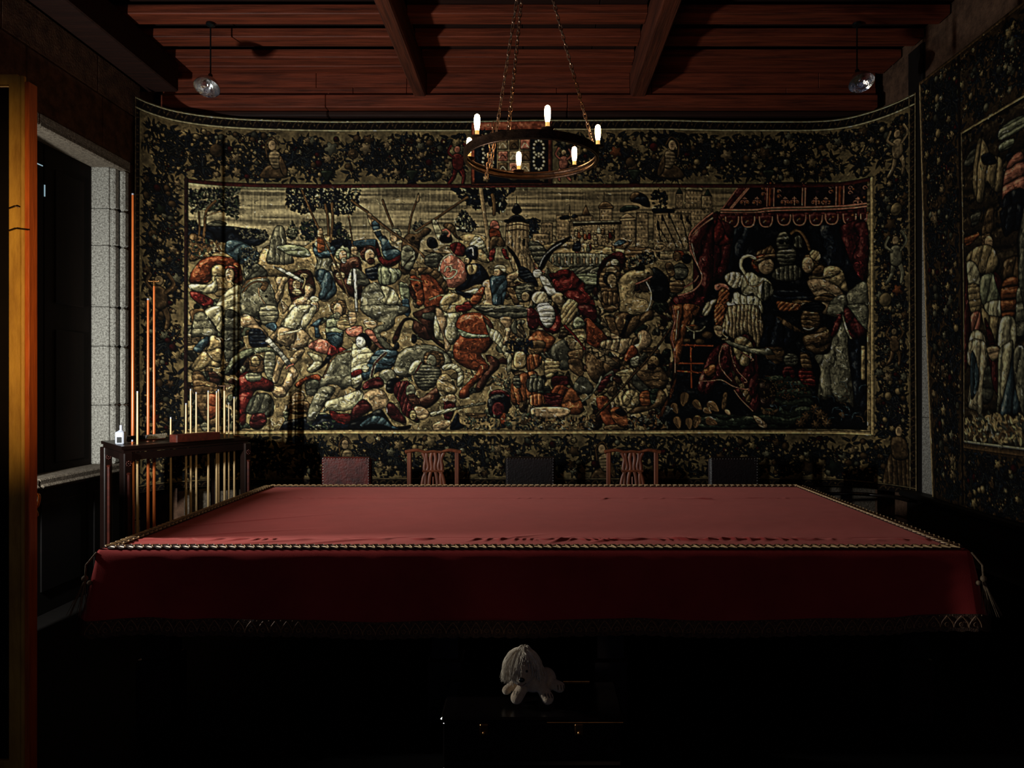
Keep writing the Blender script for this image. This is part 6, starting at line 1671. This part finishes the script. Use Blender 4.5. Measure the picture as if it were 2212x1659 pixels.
brush(334, 935, 5.42, .19, ang + .1, 'pale bristled table brush between the bottle and the brown box', 'bristle')
c = (on_line(370, *fr_) + on_line(460, *fr_)) / 2 + Vector((.05, -.06, 0)); c.z = ZR
bx = thing('ball_box', 'shallow reddish brown wooden box on the rack top', 'box', c); L = (on_line(462, *fr_) - on_line(368, *fr_)).length
for off, dm in (((0, -.04, .028), (L, .008, .056)), ((0, .04, .028), (L, .008, .056)), ((-L / 2, 0, .028), (.008, .08, .056)), ((L / 2, 0, .028), (.008, .08, .056))):
    MB().bevbox(c + rz @ Vector(off), dm, .002, rz).build('side', M['mahog_box'], bx)
MB().bevbox(c + Vector((0, 0, .005)), (L, .08, .008), .001, rz).build('base', M['mahog_box'], bx)
s_ = on_line(508, *fr_) + Vector((.03, -.03, ZR))
tag(MB().lathe([(0, 0), (.022, 0), (.026, .008), (.020, .016), (.010, .020), (0, .021)], s_, 18).build('chalk_dish', M['brass'], None, smooth=True), 'small pale metal dish by the right end of the rack top', 'dish')
# ---------------------------------------------------------------- chairs along the far side of the table
def leather_chair(m):
    t = thing('leather_chair', '', 'chair', (0, 0, 0))
    W_ = .39
    MB().bevbox((0, 0, .43), (.44, .42, .08), .02).build('seat', m, t)
    MB().bevbox((0, -.19, .80), (W_, .045, .42), .014).build('backrest', m, t)
    for x in (-1, 1):
        MB().bevbox((x * (W_ / 2 - .014), -.168, .50), (.035, .035, .99), .006).build('leg', M['mahog'], t)
        MB().bevbox((x * .195, .18, .20), (.045, .045, .40), .006).build('leg', M['mahog'], t)
        MB().bevbox((x * .195, -.01, .20), (.025, .36, .03), .004).build('stretcher', M['mahog'], t)
    nl = MB()
    for i in range(17):
        x = -W_ / 2 + .012 + i * (W_ - .024) / 16
        nl.ball((x, -.214, .995), (.0052, .004, .0052), 6, 4)
    for i in range(18):
        z = .62 + i * .38 / 17
        for x in (-1, 1): nl.ball((x * (W_ / 2 - .014), -.214, z), (.0055, .004, .0055), 6, 4); nl.ball((x * (W_ / 2 - .032), -.2145, 1.0 - .02 * (i % 3)), (.0045, .004, .0045), 6, 4)
    nl.build('nail_heads', M['studs'], t, kind='stuff')
    return t
def splat_chair():
    t = thing('splat_chair', '', 'chair', (0, 0, 0)); w_ = .43
    MB().bevbox((0, 0, .44), (.46, .42, .05), .02).build('seat', M['chair_wood'], t)
    yb = -.19
    P = [(-w_ / 2 - .005, yb, 1.055), (-.13, yb, 1.07), (-.06, yb, 1.055), (0, yb, 1.06), (.06, yb, 1.055), (.13, yb, 1.07), (w_ / 2 + .005, yb, 1.055)]
    MB().tube(smooth_pts(P, 5), [.026 - .008 * math.sin(i / 30 * PI) for i in range(31)], 10, flat=.6).build('crest_rail', M['chair_wood'], t, smooth=True)
    for x in (-1, 1):
        MB().bevbox((x * .188, yb, .53), (.034, .034, 1.05), .005).build('leg', M['chair_wood'], t)
        MB().bevbox((x * .20, .18, .21), (.042, .042, .42), .005).build('leg', M['chair_wood'], t)
    MB().bevbox((0, yb, .56), (.36, .025, .05), .004).build('lower_rail', M['chair_wood'], t)
    sp_ = MB()
    for g_ in (-1, 1):
        for x_ in ((.012, .020, .012, .028, .034, .020, .012), (.052, .052, .040, .075, .088, .070, .040), (.085, .062, .070, .060, .062, .050, .030)):
            zz = (1.05, 1.0, .93, .86, .77, .68, .59)
            sp_.tube(smooth_pts([(g_ * a, yb, z) for a, z in zip(x_, zz)], 4), .0072, 8, flat=2.0)
        sp_.tube([(g_ * .0, yb, .905), (g_ * .085, yb, .905)], .012, 6, flat=.8)
    sp_.tube([(0, yb, .56), (0, yb, .86)], .007, 6)
    sp_.build('splat', M['chair_wood'], t, smooth=True)
    return t
def put(o, px, py_top, z_top, dx=0):
    Y = (z_top - CH) * F / (VY - py_top) if VY != py_top else 5.8
    o.location = ((px - VX) / F * Y, Y + .2, 0)
g1 = 'leather chairs behind the table'; g2 = 'pierced splat chairs behind the table'
lc = leather_chair(M['leather']); lc['label'] = 'worn oxblood leather chair with nail heads, leftmost behind the table'; lc['group'] = g1
for o, px in ((lc, 748),): o.location = ((px - VX) / F * 5.78, 5.98, 0)
ld = leather_chair(M['leather_dark']); ld['label'] = 'nearly black leather chair behind the middle of the table'; ld['group'] = g1; ld.location = ((1146 - VX) / F * 5.78, 5.98, 0)
le = copy_tree(ld); le['label'] = 'black leather chair with bright nail heads, rightmost behind the table'; le.location = ((1586 - VX) / F * 5.78, 5.98, 0)
sc1 = splat_chair(); sc1['label'] = 'chestnut chair with a pierced splat, second chair from the left'; sc1['group'] = g2; sc1.location = ((936 - VX) / F * 5.72, 5.91, 0)
sc2 = copy_tree(sc1); sc2['label'] = 'shadowed pierced splat chair, between the two black leather chairs'; sc2.location = ((1366 - VX) / F * 5.72, 5.91, 0)
cb = thing('blocker', 'low dark cabinet added beside the near window to shade the table, unseen behind the framed screen', 'blocker', (-2.9, 3.64, 0))  # unseen, added to block window light from table, skirt and cues
MB().bevbox((-3.01, 3.64, .675), (.50, .5, 1.33), .01).build('body', M['wains_shade'], cb); MB().bevbox((-3.01, 3.64, 1.35), (.52, .52, .04), .01).build('top', M['wains_shade'], cb); MB().bevbox((-2.9, 3.2, .635), (.28, .36, 1.27), .01).build('side_blocker', M['wains_shade'], cb)
# ---------------------------------------------------------------- dark bench by the right wall
be = thing('curved_bench', 'long black polished bench in the right corner behind the table end', 'bench', (2.75, 5.2, 0))
P = [(2.35, 6.42), (2.62, 6.40), (2.86, 6.25), (2.98, 6.0), (3.0, 5.6), (3.0, 3.6), (2.62, 3.6), (2.6, 5.5), (2.54, 5.85), (2.38, 6.02), (2.3, 6.1)]
MB().prism(P, .44, .50).build('seat', M['black_wood'], be)
MB().tube([(x, y, .62) for x, y in smooth_pts2] if False else smooth_pts([(2.2, 6.5, .585), (2.5, 6.5, .60), (2.82, 6.42, .62), (3.02, 6.2, .63), (3.06, 5.9, .64)], 6), .016, 8).build('back_rail', M['black_wood'], be, smooth=True)
for x, y in ((2.45, 6.25), (2.68, 3.75), (2.94, 3.75), (2.68, 5.2), (2.94, 5.2), (2.85, 6.1)): MB().bevbox((x, y, .22), (.06, .06, .44), .006).build('leg', M['black_wood'], be)
